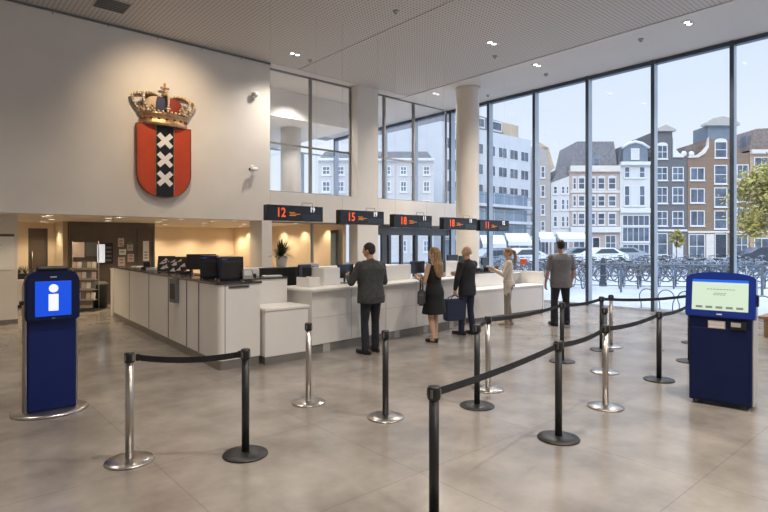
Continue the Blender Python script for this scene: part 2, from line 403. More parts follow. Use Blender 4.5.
# ceiling: perforated panels with an open joint, plain strip along the glass
b = MB()
b.box(-4.2, -7.2, CZ, 8.085, WY - 0.05, CZ + 0.05); b.box(8.11, -7.2, CZ, 12.25, WY - 0.05, CZ + 0.05)
struct(b.build('ceiling', M['perf']), 'perforated acoustic ceiling panels above the hall')
b = MB(); b.box(12.27, -7.2, CZ - 0.015, 14.95, WB, CZ + 0.05); b.box(-4.2, WB, CZ, 14.95, 20.2, CZ + 0.05)
b.box(-4.2, WY - 0.02, CZ, 12.27, WB, CZ + 0.05)
struct(b.build('ceiling_strip', M['plain_ceiling']), 'plain plaster ceiling strip beside the glass wall')
b = MB(); b.box(-4.3, -7.3, CZ + 0.08, 15.0, 21.3, CZ + 0.3); struct(b.build('roof', M['grey']))
b = MB(); b.box(-4.0, WY - 0.045, CZ - 0.05, 7.24, WY - 0.012, CZ - 0.012)
for k in range(9): b.cyl((-2 + k * 1.05, WY - 0.03, CZ - 0.06), (-2 + k * 1.05, WY - 0.03, CZ - 0.10), 0.008, seg=6)
struct(b.build('trim_1', M['grey']), 'thin dark picture rail where wall meets ceiling')
# back wall with the crest, two tall openings above and below
b = MB()
b.box(-4.2, WY, 2.4, 7.24, WB, CZ)                    # big crest wall
b.box(7.24, WY, 2.4, 10.24, WB, 3.2)                  # band under first upper window
b.box(11.06, WY, 2.4, GX + .1, WB, 3.2)               # band under second upper window
b.box(10.24, WY, 0.0, 11.06, WB, CZ)                  # pier
b.box(7.0, WY, 0.0, 7.3, WB + .25, 2.4)               # pier beside the long counter
struct(b.build('wall_back', M['wall']), 'tall off-white plaster wall carrying the crest')
b = MB(); b.box(-4.2, 14.5, 0, 1.80, 14.8, 2.42); struct(b.build('wall_pier', M['wall']), 'off-white wall pier with the paper notice')
b = MB(); b.box(-4.2, -7.2, 0, -4.0, 21.2, CZ); struct(b.build('wall_left', M['wall2']))
b = MB(); b.box(-4.0, -7.2, 0, GX + .1, -7.0, CZ); struct(b.build('wall_rear', M['wall2']))
# office behind the openings
b = MB(); b.box(-4.0, WB, 2.42, 10.1, 21.0, 2.55); struct(b.build('ceiling_office', M['officeceil']), 'low warm-lit office ceiling behind the counter')
b = MB(); b.box(-4.2, 20.8, 0, 10.1, 21.2, 2.42); struct(b.build('wall_office_back', M['warmwall']), 'warm amber back wall of the office')
b = MB(); b.box(10.0, WB, 0, 10.12, 20.8, 2.9); struct(b.build('wall_office_right', M['warmwall']), 'warm amber side wall behind the plant')
b = MB(); b.box(3.42, 17.6, 0, 5.80, 17.8, 2.42); struct(b.build('wall_office_dark', M['darkwall']), 'dark brown office partition with the wall screen')
b = MB(); b.box(-4.0, 19.0, 0, 1.52, 19.2, 2.42); b.box(1.86, 19.0, 0, 2.62, 19.2, 2.42); b.box(3.12, 19.0, 0, 3.42, 19.2, 2.42); b.box(3.3, 17.8, 0, 3.42, 19.0, 2.42)
b.box(1.52, 19.0, 2.22, 1.86, 19.2, 2.42); b.box(2.62, 19.0, 2.24, 3.12, 19.2, 2.42)
struct(b.build('wall_office_left', M['warmwall']), 'warm amber wall with two dark doorways')
for n, (x0, x1, zt) in enumerate(((1.52, 1.86, 2.22), (2.62, 3.12, 2.24))):
    d = sgroup('door_%d' % (n + 1), 'dark glazed doorway in the amber office wall', (0, 0, 0))
    q = MB(); q.frame(x0, 0.0, x1, zt, 0.04, 19.03, 19.1); q.build('door_frame', M['framedark'], d)
    q = MB(); q.box(x0 + .04, 19.06, 0.04, x1 - .04, 19.08, zt - .04); q.build('door_leaf', M['darkwall'], d)
    q = MB(); q.cyl((x0 + .1, 19.0, .95), (x0 + .1, 19.0, 1.55), 0.012, seg=8); q.box(x0 + .09, 19.0, 1.0, x0 + .11, 19.06, 1.02); q.box(x0 + .09, 19.0, 1.48, x0 + .11, 19.06, 1.5); q.build('door_handle', M['steel'], d)
# upper floor
b = MB(); b.box(-4.0, WB, 2.9, GX - .1, 20.2, 3.12); struct(b.build('floor_upper', M['plain_ceiling']))
b = MB(); b.box(-4.0, 14.9, 5.76, 11.6, 15.05, CZ); b.box(-4.0, 15.05, 5.76, 11.6, 20.2, 5.9); b.box(11.5, 15.05, 5.9, 11.6, 20.2, CZ)
struct(b.build('ceiling_upper', M['wall2']), 'white bulkhead and ceiling of the upper room')
b = MB(); b.lathe([(0.0, 3.12), (.345, 3.12), (.345, 5.76), (0, 5.76)], 32, c=(9.9, 16.2, 0)); struct(b.build('column_upper', M['wall2']), 'round white column in the upper room')
b = MB(); b.box(-4.0, 20.0, 3.12, 4.0, 20.2, CZ); struct(b.build('wall_upper_back', M['wall2']))
b = MB()
b.lathe([(0.0, 0), (.37, 0), (.37, 0.06), (.36, 0.07), (.36, CZ - .12), (.372, CZ - .11), (.372, CZ), (0, CZ)], 48, c=(13.0, 10.9, 0))
struct(b.build('column', M['column']), 'tall round plaster column in front of the glass corner')
# tan soffit over the doors
b = MB(); b.box(11.06, WB, 2.32, GX - .12, 14.2, 2.40); struct(b.build('trim_2', M['tanwood']), 'tan soffit above the dark glazed doors')

WN = [0]
def bay(ya, yb, z0=0.0, z1=CZ - .015, label=None):
    WN[0] += 1
    w = sgroup('window_%d' % WN[0], label or 'tall glass bay of the window wall', (GX, ya, 0))
    L = yb - ya
    q = MB(); q.box(-.10, L - .045, z0, -.085, L + .045, z1); q.build('mullion_shade_face', M['frame'], w)  # dark colour stands in for shade on the inner mullion face
    q = MB(); q.box(-.085, L - .04, z0, .13, L + .04, z1); q.build('mullion', M['framelight'], w)  # pale colour stands in for daylight falling on the mullion side
    q = MB(); q.box(-.07, .04, z1 - .10, .10, L - .04, z1); q.build('head_frame', M['frame'], w)
    q = MB(); q.box(-.06, .04, z0, .08, L - .04, z0 + .05); q.build('bottom_frame', M['framelight'], w)
    q = MB(); q.box(.0, .04, z0 + .05, .012, L - .04, z1 - .10); q.build('pane', M['glass'], w)
EDG = [-7, -4.8, -3, -1.2, .6, 2.4, 4.2, 6.02, 7.85, 9.62, 11.4, 13.1]
NM = ['behind the camera', 'behind the camera', 'behind the camera', 'beside the camera', 'beside the camera', 'behind the blue ticket kiosk', 'beside the blue ticket kiosk', 'facing the dark gabled house', 'behind the man in grey', 'second from the round column', 'behind the round column']
for i in range(11): bay(EDG[i], EDG[i + 1], label='tall glass bay ' + NM[i])
for a_, b_ in ((13.1, 15.0), (15.0, 16.8), (16.8, 18.5), (18.5, 20.2)):
    bay(a_, b_, label='glass bay of the rear part beyond the back wall')
b = MB(); b.box(GX - .12, WB, 2.82, GX - .03, 20.2, 3.2); struct(b.build('trim_3', M['frame']))

def inner_window(x0, x1, z0, z1, muls, tz, t_spans, label):
    WN[0] += 1
    w = sgroup('window_%d' % WN[0], label, (0, WB - .07, 0))
    q = MB(); q.frame(x0, z0, x1, z1, .05, -.03, .03); q.build('outer_frame', M['framegrey'], w)
    xs = [x0 + .05] + list(muls) + [x1 - .05]
    for mx_ in muls:
        q = MB(); q.box(mx_ - .03, -.05, z0 + .05, mx_ + .03, .05, z1 - .05); q.build('mullion', M['framegrey'], w)
    for (sx0, sx1) in t_spans:
        q = MB(); q.box(sx0, -.025, tz - .025, sx1, .025, tz + .025); q.build('transom', M['framegrey'], w)
    for i in range(len(xs) - 1):
        q = MB(); q.box(xs[i] + .03, -.006, z0 + .05, xs[i + 1] - .03, .006, z1 - .05); q.build('pane', M['glass_in'], w)
inner_window(7.24, 10.24, 3.2, CZ, [8.76], 4.57, [(7.29, 8.73), (8.79, 10.19)], 'upper interior window beside the crest wall')
inner_window(11.06, GX - .12, 3.2, CZ, [11.62, 12.96], 4.57, [(11.11, 11.59), (11.65, 12.93)], 'upper interior window left of the round column')
# far glazing of upper floor, and of the lobby below
def far_window(x0, x1, z0, z1, n, label):
    WN[0] += 1
    w = sgroup('window_%d' % WN[0], label, (0, 20.1, 0))
    q = MB(); q.frame(x0, z0, x1, z1, .06, -.05, .05); q.build('outer_frame', M['framelight'], w)
    st = (x1 - x0) / n
    for i in range(1, n):
        q = MB(); q.box(x0 + st * i - .05, -.06, z0 + .06, x0 + st * i + .05, .06, z1 - .06); q.build('mullion', M['framelight'], w)
    q = MB(); q.box(x0 + .06, -.005, z0 + .06, x1 - .06, .005, z1 - .06); q.build('pane', M['glass'], w)
far_window(4.0, GX - .1, 3.12, 5.76, 6, 'outer glazing of the upper room')
far_window(10.15, GX - .1, 0.0, 2.9, 3, 'outer glazing of the entrance lobby')
# dark glazed door screen in the second lower opening
d = sgroup('door_3', 'dark grey glazed entrance screen right of the pier', (0, WB - .12, 0))
q = MB(); q.box(11.06, -.06, 2.06, GX - .12, .06, 2.32); q.build('header', M['framedark'], d)
xs = [onY(p, WB - .12)[0] for p in (383.5, 389, 401, 415.5, 430, 443)]
for i, x in enumerate(xs):
    q = MB(); w_ = (.1, .05, .05, .055, .05, .06)[i]; q.box(x - w_, -.05, 0, x + w_, .05, 2.06); q.build('post', M['framedark'], d)
for i in range(len(xs) - 1):
    q = MB(); q.box(xs[i] + .05, -.005, .05, xs[i + 1] - .05, .005, 2.0); q.build('pane', M['glass'], d)
q = MB(); q.box(11.06, -.04, 0, GX - .12, .04, .05); q.build('threshold', M['framedark'], d)
# slim glazing post in the first lower opening and the dark door beside the pier
xo = onY(311.5, WB)[0]
b = MB(); b.box(xo - .035, WB - .06, 0, xo + .035, WB, 2.36); b.box(7.3, WB - .06, 2.36, 10.24, WB, 2.4); struct(b.build('trim_4', M['framegrey']), 'slim post dividing the amber opening')
d = sgroup('door_4', 'narrow dark glass door beside the pier', (0, 0, 0))
q = MB(); q.box(9.86, WB + .12, 0, 9.90, WB + .45, 2.2); q.build('door_leaf', M['framedark'], d)
q = MB(); q.box(9.84, WB + .17, .1, 9.86, WB + .40, 2.1); q.build('pane', M['oglass'], d)
# baseboards
b = MB(); b.box(-4.0, 14.48, 0, 1.80, 14.5, .1); struct(b.build('baseboard_pier', M['plinth']))

# on the wall
def crest():
    t = thing('city_crest', 'red city shield with three white saltire crosses under a gold crown', 'crest', (4.435, WY - .022, 2.85))
    w, h = 0.61, 1.66
    def outline(s, w=w, h=h):
        p = [(-w * s, h), (w * s, h)]
        for k in range(0, 25):
            a = PI * k / 24
            p.append((w * s * math.cos(a), 0.62 - 0.62 * s * math.sin(a) ** 0.85))
        return p
    q = MB(); q.prism(outline(1.0), -0.10, 0.02); sh = q.build('shield', M['red'], t)
    q = MB()
    pts = outline(1.0)
    q.tube([(x, -0.10, z) for x, z in pts], 0.012, seg=6, closed=True); q.build('shield_rim', M['golddark'], t)
    pw = 0.205
    pp = [(-pw, h - .01), (pw, h - .01)]
    for k in range(0, 13):
        a = math.acos(pw / w) + (PI - 2 * math.acos(pw / w)) * k / 12
        pp.append((w * math.cos(a), 0.62 - 0.62 * math.sin(a) ** 0.85 + .008))
    q = MB(); q.prism(pp, -0.108, -0.10); q.build('black_pale', M['crestblack'], t)
    for s in (-1, 1):
        q = MB(); q.box(s * pw - .008, -.113, .06, s * pw + .008, -.10, h - .01); q.build('gold_line', M['gold'], t)
    for zc in (1.32, .88, .44):
        q = MB()
        for a, e_ in ((44, 0), (-44, .0015)):
            q.box(-.205, -.118 - e_, -.055, .205, -.107, .055, mtx=Matrix.Translation((0, 0, zc)) @ Matrix.Rotation(R(a), 4, 'Y'))
        q.build('saltire_cross', M['crestwhite'], t)
    # crown: a half-round body standing proud of the wall
    z0 = h + .02
    q = MB()
    q.lathe([(.50, -.03), (.535, 0), (.535, .045), (.50, .06), (.515, .19), (.55, .205), (.56, .25), (.53, .265), (.50, .25)], 40, c=(0, -.03, z0), a0=PI, a1=2 * PI, sx=1, sy=.42)
    cr = q.build('crown_circlet', M['gold'], t)
    q = MB(); q.ball((0, 0, 0), .03, seg=8, rings=6); p0 = q.build('pearl', M['pearl'], cr)
    q = MB(); q.ball((0, 0, 0), (.035, .015, .025), seg=8, rings=6); g0 = q.build('gem', M['crownred'], cr)
    def rep(o, first, loc, par=None):
        if not first:
            o = o.copy(); C.objects.link(o)
        o.location = loc
        if par is not None: o.parent = par
    for k in range(19):
        a = PI + PI * k / 18
        rep(p0, k == 0, (.565 * math.cos(a), -.03 + .565 * .42 * math.sin(a), z0 + .275))
    for k in range(9):
        a = PI + PI * (k + .5) / 9
        rep(g0, k == 0, (.52 * math.cos(a), -.03 + .53 * .42 * math.sin(a), z0 + .125))
    # cap panels inside
    cols = ['crowncream', 'crowncream', 'crownblue', 'crownred', 'crownred', 'crowncream']
    q = MB(); n = 6
    for k in range(n):
        a0 = PI + PI * k / n; a1 = PI + PI * (k + 1) / n; st = 5
        for i in range(6):
            f0, f1 = i / 6, (i + 1) / 6
            def pr(f): return (.48 * (1 - .35 * f * f) if f < .99 else .30), z0 + .24 + .40 * math.sin(f * PI / 2)
            for j in range(st):
                b0 = a0 + (a1 - a0) * j / st; b1 = a0 + (a1 - a0) * (j + 1) / st
                r0, zz0 = pr(f0); r1, zz1 = pr(f1)
                q.quad([(r0 * math.cos(b0), -.03 + r0 * .36 * math.sin(b0), zz0), (r0 * math.cos(b1), -.03 + r0 * .36 * math.sin(b1), zz0), (r1 * math.cos(b1), -.03 + r1 * .36 * math.sin(b1), zz1), (r1 * math.cos(b0), -.03 + r1 * .36 * math.sin(b0), zz1)], k)
    q.build('crown_cap', [M[c] for c in cols], t)
    # arches
    for k, ang in enumerate((183, 222, 270, 318, 357)):
        a = R(ang); pts = []
        for i in range(15):
            f = i / 14
            r = .545 + .17 * math.sin(min(f * 1.25, 1) * PI) * (1 - f) ** .3 - .50 * max(0, (f - .45) / .55) ** 1.3
            z = z0 + .27 + .43 * math.sin(min(1, f * 1.22) * PI / 2) - .10 * max(0, (f - .6) / .4) ** 1.6
            pts.append((r * math.cos(a), -.03 + r * .42 * math.sin(a), z))
        q = MB(); q.tube(pts, .034, 7, flat=(.7, 1.2)); ar = q.build('crown_arch', M['gold'], t)
        for i, p in enumerate(pts):
            if i < 14: rep(p0, False, (p[0] * 1.03, p[1] - .03, p[2] + .018), ar)
    for k in range(5):
        a = PI + PI * (k + .5) / 5
        q = MB()
        for dx, dz, rr in ((0, .03, .034), (-.04, .075, .03), (.04, .075, .03), (0, .12, .036)):
            q.ball((.56 * math.cos(a) + dx * abs(math.sin(a)), -.04 + .235 * math.sin(a) - .02, z0 + .27 + dz), (rr, rr * .6, rr), seg=8, rings=6)
        q.build('fleuron', M['gold'], t)
    q = MB(); q.ball((0, -.10, z0 + .70), .075); q.build('orb', M['gold'], t)
    q = MB(); q.box(-.024, -.12, z0 + .74, .024, -.08, z0 + .95, bev=.008); q.box(-.075, -.12, z0 + .835, .075, -.08, z0 + .885, bev=.008)
    for dx, dz in ((-.08, .86), (.08, .86), (0, .955)): q.ball((dx, -.10, z0 + dz), .028, seg=8, rings=6)
    q.build('crown_cross', M['gold'], t)
    for s in (-1, 1):
        q = MB(); q.cyl((s * .3, -.06, h - .06), (s * .3, -.06, h + .03), .03, seg=8); q.build('crown_mount', M['golddark'], t)
crest()

# ------------------------------------------------------------------ notice on the pier
t = thing('wall_notice', 'white printed paper notice with dark header on the wall pier', 'notice', (0, 14.5, 0))
x1 = onY(14.2, 14.5)[0]; x0 = onY(-16, 14.5)[0]; d_ = onY(5, 14.5)[1]
zt, zb = zat(234, d_), zat(270, d_)
q = MB(); q.box(x0, -.012, zb, x1, -.001, zt); q.build('sheet', M['paper'], t)
q = MB(); q.box(x0, -.016, zt - .055, x1, -.012, zt); q.build('header_strip', M['darkwall'], t)
q = MB()
for k in range(13):
    z = zt - .13 - k * .058
    ln = random.uniform(.3, .8)
    q.box(x0 + .1, -.0135, z, x0 + .1 + (x1 - x0 - .2) * ln, -.012, z + .014)
q.build('print_lines', M['greylight'], t)

# ------------------------------------------------------------------ ceiling fittings
def ceil_xy(px, y, z=CZ):
    d = (z - H) * F / (HZ - y); rx, ry = ray(px); return rx * d, ry * d
LIGHTXY = []
def downlight(px, y, label, z=CZ, xy=None, big=True):
    x, yy = xy if xy else ceil_xy(px, y, z)
    LIGHTXY.append((x, yy))
    t = thing('ceiling_downlight', label, 'ceiling light', (x, yy, z), 0, 'recessed downlights in the hall ceiling'); t.scale = (.75, .75, 1)
    q = MB(); q.frame(-.24, -.12, .24, .12, .02, -.014, -.001)
    o = q.build('frame', M['paper'], t, rot=(R(90), 0, 0))
    q = MB(); q.box(-.22, -.10, -.008, .22, .10, -.002); q.build('recess', M['black'], t)
    for s in (-1, 1):
        q = MB(); q.lathe([(0, -.016), (.055, -.016), (.075, -.010), (.075, -.008)], 20, c=(s * .105, 0, 0)); q.build('lamp', M['lampw'], t)
DLL = [(295, 54, 'small twin downlight nearest the upper window beside the crest wall'), (492, 43, 'twin downlight in the perforated ceiling at mid hall'), (537, 65, 'twin downlight beside the edge of the perforated ceiling'),
       (436, 93.5, 'farthest twin downlight left of the round column'), (688, 23, 'brightest twin downlight above the blue ticket kiosk')]
for px, y, l in DLL: downlight(px, y, l, z=CZ - .015 if px in (688, 537) else CZ)
for k, xy in enumerate(((2.5, 3), (5.5, 1), (8.5, -1.5), (2, -3), (6, -4))): LIGHTXY.append(xy)  # unseen lamps without fittings, added as fill for the hall
def small_fit(px, y, label, name='smoke_detector', z=CZ):
    x, yy = ceil_xy(px, y, z)
    t = thing(name, label, 'detector', (x, yy, z))
    q = MB(); q.lathe([(0, -.05), (.045, -.05), (.06, -.03), (.065, -.001), (0, -.001)], 20); q.build('body', M['greylight'], t)
    q = MB(); q.lathe([(0, -.065), (.02, -.065), (.025, -.05), (0, -.05)], 12); q.build('sensor', M['grey'], t)
small_fit(495, 56, 'small grey ceiling detector beside the mid-hall twin downlight')
small_fit(641, 39, 'small grey ceiling detector above the window wall bays', z=CZ - .015)
small_fit(546, 74, 'tiny ceiling detector near the plain ceiling strip', z=CZ - .015)
small_fit(310, 60, 'grey ceiling detector right of the small twin downlight')
small_fit(488, 95, 'ceiling detector right of the round column', z=CZ - .015)
small_fit(396, 11, 'small detector in the nearest part of the perforated ceiling')
x, yy = ceil_xy(745, 40.5, CZ - .015)
t = thing('ceiling_spotlight', 'bright round spotlight over the window bay at far right', 'ceiling light', (x, yy, CZ - .015))
q = MB(); q.lathe([(0, -.02), (.05, -.02), (.05, -.028), (.075, -.028), (.08, -.001), (0, -.001)], 24); q.build('ring', M['paper'], t)
q = MB(); q.lathe([(0, -.034), (.04, -.032), (.05, -.0285), (0, -.0285)], 20); q.build('lamp', M['lamp'], t)
x, yy = ceil_xy(112, 5)
t = thing('ceiling_vent', 'dark slotted ceiling vent near the crest wall', 'vent', (x, yy, CZ))
q = MB(); q.frame(-.32, -.32, .32, .32, .03, -.012, -.001); q.build('frame', M['greylight'], t, rot=(R(90), 0, 0))
q = MB(); q.box(-.29, -.29, -.004, .29, .29, -.0015); q.build('backing', M['black'], t)
q = MB()
for k in range(7): q.box(-.29, -.27 + k * .09, -.01, .29, -.235 + k * .09, -.004)
q.build('slat', M['grey'], t)
def wall_cam(px, y, label, dome):
    X, d = onY(px, WY); z = zat(y, d)
    t = thing('security_camera', label, 'camera', (X, WY, z))
    q = MB(); q.box(-.06, -.03, -.06, .06, -.001, .06, bev=.01); q.build('mount', M['paper'], t)
    if dome:
        q = MB(); q.lathe([(0, -.08), (.05, -.075), (.085, -.03), (.085, .03), (0, .03)], 20, c=(-.01, -.11, 0)); q.build('body', M['paper'], t)
        q = MB(); q.box(-.02, -.06, -.015, .02, -.03, .015); q.build('arm', M['paper'], t)
    else:
        q = MB(); q.cyl((0, -.03, .0), (0, -.10, -.03), .014, seg=10); q.build('arm', M['paper'], t)
        q = MB(); q.cyl((-.16, -.13, -.06), (.06, -.11, -.03), .045, seg=16); bo = q.build('body', M['paper'], t)
        q = MB(); q.cyl((-.165, -.131, -.061), (-.16, -.13, -.06), .036, seg=16); q.build('lens', M['black'], bo)
wall_cam(254, 95, 'white dome camera high on the crest wall near the upper window', True)
wall_cam(253, 168, 'white bullet camera low on the crest wall above the counter', False)

# ------------------------------------------------------------------ office ceiling lights
def office_light(x, y, group, label):
    t = thing('office_downlight', label, 'ceiling light', (x, y, 2.42), 0, group)
    q = MB(); q.lathe([(.075, -.001), (.1, -.001), (.1, -.012), (.075, -.012)], 20); q.build('ring', M['paper'], t)
    q = MB(); q.lathe([(0, -.006), (.075, -.006), (.075, -.001), (0, -.001)], 18); q.build('lamp', M['lamp'], t)
OFF = []
for x in (.6, 1.7, 2.9):
    OFF.append((x, 18.3)); office_light(x, 18.3, 'small round downlights added before the dark doorways', 'small round warm downlight added to brighten the wall with the dark doorways')  # row added to brighten the amber wall on the left
for ix in range(6):
    x = -.6 + ix * 1.45; OFF.append((x, 13.85)); office_light(x, 13.85, 'small round downlights added behind the soffit edge', 'small round warm downlight added to light the pier behind the soffit edge')  # row added to light the dim pier notice and counter
for iy, y in enumerate((14.6, 16.2, 18.4, 20.1)):
    for ix in range(7):
        x = 1.0 + ix * 1.35 + (.4 if iy % 2 else 0)
        if x > 9.6 or (y > 17 and x < 6 and y < 18.5): continue
        OFF.append((x, y))
        office_light(x, y, 'small round downlights in the office ceiling', 'small round warm downlight in the low office ceiling')
# ================================================================== COUNTERS
LC0, LC1, LCY0, LCY1, LCH = 3.26, 3.90, 7.24, 14.1, 1.235
SK = .42
def sk(y): return SK * max(0, y - 7.5) / (14.1 - 7.5)
t = thing('reception_counter', 'long white reception counter with dark top running back under the crest wall', 'counter', (0, 0, 0))
rc = .075
def lcp(o=0.0, far=0.0):
    p = [(LC0 + SK - o, LCY1 + o)]
    p += [(LC0 + rc - (rc + o) * math.cos(a), LCY0 + rc - (rc + o) * math.sin(a)) for a in [PI / 2 * k / 8 for k in range(9)]]
    p += [(LC1 + o, LCY0 - o), (LC1 + o, 8.5), (LC1 + SK + o, LCY1 + o)]
    return p
q = MB(); q.prism(lcp(-.012), 0.0, .13, axis='z'); q.build('plinth', M['plinth'], t)
q = MB(); q.prism(lcp(0), .13, LCH - .03, axis='z'); body = q.build('body', M['counter'], t)
q = MB(); q.prism(lcp(.02), LCH - .03, LCH, axis='z'); q.build('worktop', M['ctop'], t)
for y in (8.05, 8.62, 9.62, 10.9, 12.5):
    q = MB(); q.box(LC0 + sk(y) - .003, y - .006, .14, LC0 + sk(y) + .01, y + .006, LCH - .035); q.build('panel_joint', M['grey'], body)
q = MB(); q.box(3.345, LCY0 - .002, .14, 3.355, LCY0 + .01, LCH - .035); q.build('panel_joint', M['grey'], body)
q = MB(); q.box(3.40, LCY0 - .015, LCH - .085, 3.72, LCY0 + .002, LCH - .045, bev=.004); q.box(3.42, LCY0 - .018, LCH - .072, 3.70, LCY0 - .014, LCH - .058, 1); q.build('front_slot', [M['grey'], M['black']], t)
q = MB(); q.box(LC0 - .05, 9.0, LCH - .02, LC0 - .02, 9.3, LCH - .02 + .001); q.bm.clear()
q.box(LC0 + .04, 9.02, .80, LC0 + .12, 9.30, 1.20, bev=.006); q.box(LC0 + .034, 9.05, .86, LC0 + .04, 9.27, 1.12, 1); q.build('leaflet_holder', [M['grey'], M['black']], t)
# end panel at the far end of the long counter
t = thing('counter_end_panel', 'narrow white end panel at the far end of the long counter', 'panel', (3.86, 14.35, 0))
q = MB(); q.box(-.16, -.10, 0, .40, .10, 1.15, bev=.01); q.build('panel', M['counter'], t)
q = MB(); q.box(-.17, -.11, 1.15, .41, .11, 1.18, bev=.005); q.build('top', M['counter'], t)

# low access counter box between the long counter and the service counter
t = thing('low_counter_box', 'low white accessible counter box between the long counter and the service counter', 'counter', (3.93, 7.14, 0))
q = MB(); q.box(.006, .01, 0, .744, .62, .11); q.build('plinth', M['plinth'], t)
q = MB(); q.box(0, 0, .11, .75, .62, .79, bev=.008); q.build('body', M['counter'], t)
q = MB(); q.box(-.012, -.02, .79, .765, .62, .83, bev=.008); q.build('top', M['counter'], t)
q = MB(); q.box(0, .625, 0, .75, .70, 1.22, bev=.008); q.build('back_panel', M['counter'], t)
q = MB(); q.box(0, .60, 1.22, .75, 1.15, 1.245, bev=.004); q.build('worktop', M['ctop'], t)
q = MB(); q.box(.0, .71, 0, .75, 1.13, 1.21); q.build('carcass', M['counter'], t)

# main service counter, a run of straight white segments turned a little to the back
A = Vector((4.88, 7.28)); B_ = Vector((9.25, 7.72)); L = (B_ - A).length; MROT = math.atan2(B_.y - A.y, B_.x - A.x)
def mc(u, v):                       # along / behind the front
    d = (B_ - A).normalized(); n = Vector((-d.y, d.x)); p = A + d * u + n * v
    return p.x, p.y
t = thing('service_counter', 'long white service counter where the customers stand', 'counter', (A.x, A.y, 0), MROT)
MH = 1.06
q = MB(); q.box(.0, .075, 0, L, .80, .14); q.build('plinth', M['plinth'], t)
q = MB(); q.box(0, .05, .14, L, .82, MH - .045, bev=.005); bd = q.build('body', M['counter'], t)
q = MB(); q.box(-.07, -.06, MH - .045, L + .05, .86, MH, bev=.012); q.build('worktop', M['counter'], t)
for k in range(1, 5):
    q = MB(); q.box(k * L / 5 - .004, .048, .17, k * L / 5 + .004, .06, MH - .05); q.build('panel_joint', M['greylight'], bd)
q = MB(); q.box(0.0, .047, .58, L, .06, .584); q.build('panel_joint', M['greylight'], bd)
for k in range(5):
    q = MB(); q.box(k * L / 5 + .25, .065, .0, k * L / 5 + .40, .09, .135); q.build('plinth_foot', M['greylight'], t)

# far counter: low box with raised back
t = thing('far_low_counter', 'low white counter box at the far end beside the glass wall', 'counter', (9.45, 7.78, 0))
q = MB(); q.box(.02, .05, 0, 2.75, .45, .10); q.build('plinth', M['plinth'], t)
q = MB(); q.box(0, 0, .10, 2.8, .48, .70, bev=.006); q.build('body', M['counter'], t)
q = MB(); q.box(-.02, -.03, .70, 2.83, .48, .74, bev=.008); q.build('top', M['counter'], t)
t = thing('far_back_counter', 'taller white counter behind the far low box with a black top', 'counter', (9.45, 8.28, 0))
q = MB(); q.box(0, .0, 0, 1.85, .62, 1.06, bev=.006); q.build('body', M['counter'], t)
q = MB(); q.box(-.02, -.01, 1.06, 1.87, .64, 1.09, bev=.005); q.build('worktop', M['ctop'], t)
t = thing('far_screen_panel', 'white upright panel closing the far counter near the man in grey', 'panel', (12.30, 7.80, 0))
q = MB(); q.box(0, 0, 0, .05, 1.05, 1.06, bev=.006); q.build('side_panel', M['counter'], t)
q = MB(); q.box(-.45, 1.0, 0, 0, 1.05, 1.06, bev=.006); q.build('return_panel', M['counter'], t)
t = thing('far_step_panel', 'pale grey upright panel behind the low box right of the woman in cream', 'panel', (11.50, 8.45, 0))
q = MB(); q.box(0, 0, 0, .75, .05, 1.0, bev=.005); q.build('panel', M['greylight'], t)
q = MB(); q.box(-.01, -.01, 1.0, .76, .06, 1.02, bev=.004); q.build('cap', M['counter'], t)

# ================================================================== THINGS ON AND BEHIND THE COUNTERS
def monitor(x, y, z, rz, label, w=.5, h=.31, group=None, scr='screenoff', name='monitor'):
    t = thing(name, label, 'monitor', (x, y, z), rz, group)
    q = MB(); q.box(-.11, -.08, 0, .11, .08, .012, bev=.004); q.build('base', M['black'], t)
    q = MB(); q.box(-.02, .01, .01, .02, .03, .22, bev=.003); q.build('stand', M['black'], t)
    q = MB(); q.box(-w / 2, -.02, .10, w / 2, .012, .10 + h, bev=.006); p = q.build('housing', M['black'], t)
    q = MB(); q.box(-w / 2 + .012, -.0225, .115, w / 2 - .012, -.02, .088 + h); q.build('screen', M[scr], p)
    return t
def box_privacy(x, y, z, rz, w, d, h, label):
    t = thing('privacy_screen', label, 'screen', (x, y, z), rz)
    q = MB(); q.box(-w / 2, 0, 0, w / 2, .04, h, bev=.006); q.build('front_panel', M['counter'], t)
    q = MB(); q.box(-w / 2, .04, 0, -w / 2 + .03, d, h, bev=.004); q.build('side_panel', M['counter'], t)
    q = MB(); q.box(w / 2 - .03, .04, 0, w / 2, d, h, bev=.004); q.build('side_panel', M['counter'], t)
def keyboard(x, y, z, rz, label):
    t = thing('keyboard', label, 'keyboard', (x, y, z), rz)
    q = MB(); q.box(-.22, -.07, 0, .22, .07, .018, bev=.005); q.build('tray', M['black'], t)
    q = MB()
    for r_ in range(4):
        for c_ in range(12): q.box(-.205 + c_ * .034, -.058 + r_ * .03, .018, -.175 + c_ * .034, -.033 + r_ * .03, .025)
    o = q.build('keys', M['grey'], t); o['kind'] = 'stuff'
def phone(x, y, z, rz, label):
    t = thing('desk_phone', label, 'telephone', (x, y, z), rz)
    q = MB(); q.prism([(-.10, 0), (.10, 0), (.10, .03), (-.10, .075)], -.09, .09, axis='x'); q.build('base', M['black'], t)
    q = MB(); q.tube([(-.065, -.09, .07), (-.065, -.06, .10), (-.065, .05, .11), (-.065, .09, .095)], [.026, .018, .018, .026], 10); q.build('handset', M['black'], t)
    q = MB(); q.box(.0, -.05, .055, .07, .05, .06, mtx=Matrix.Rotation(R(0), 4, 'X')); q.build('keypad', M['greylight'], t)
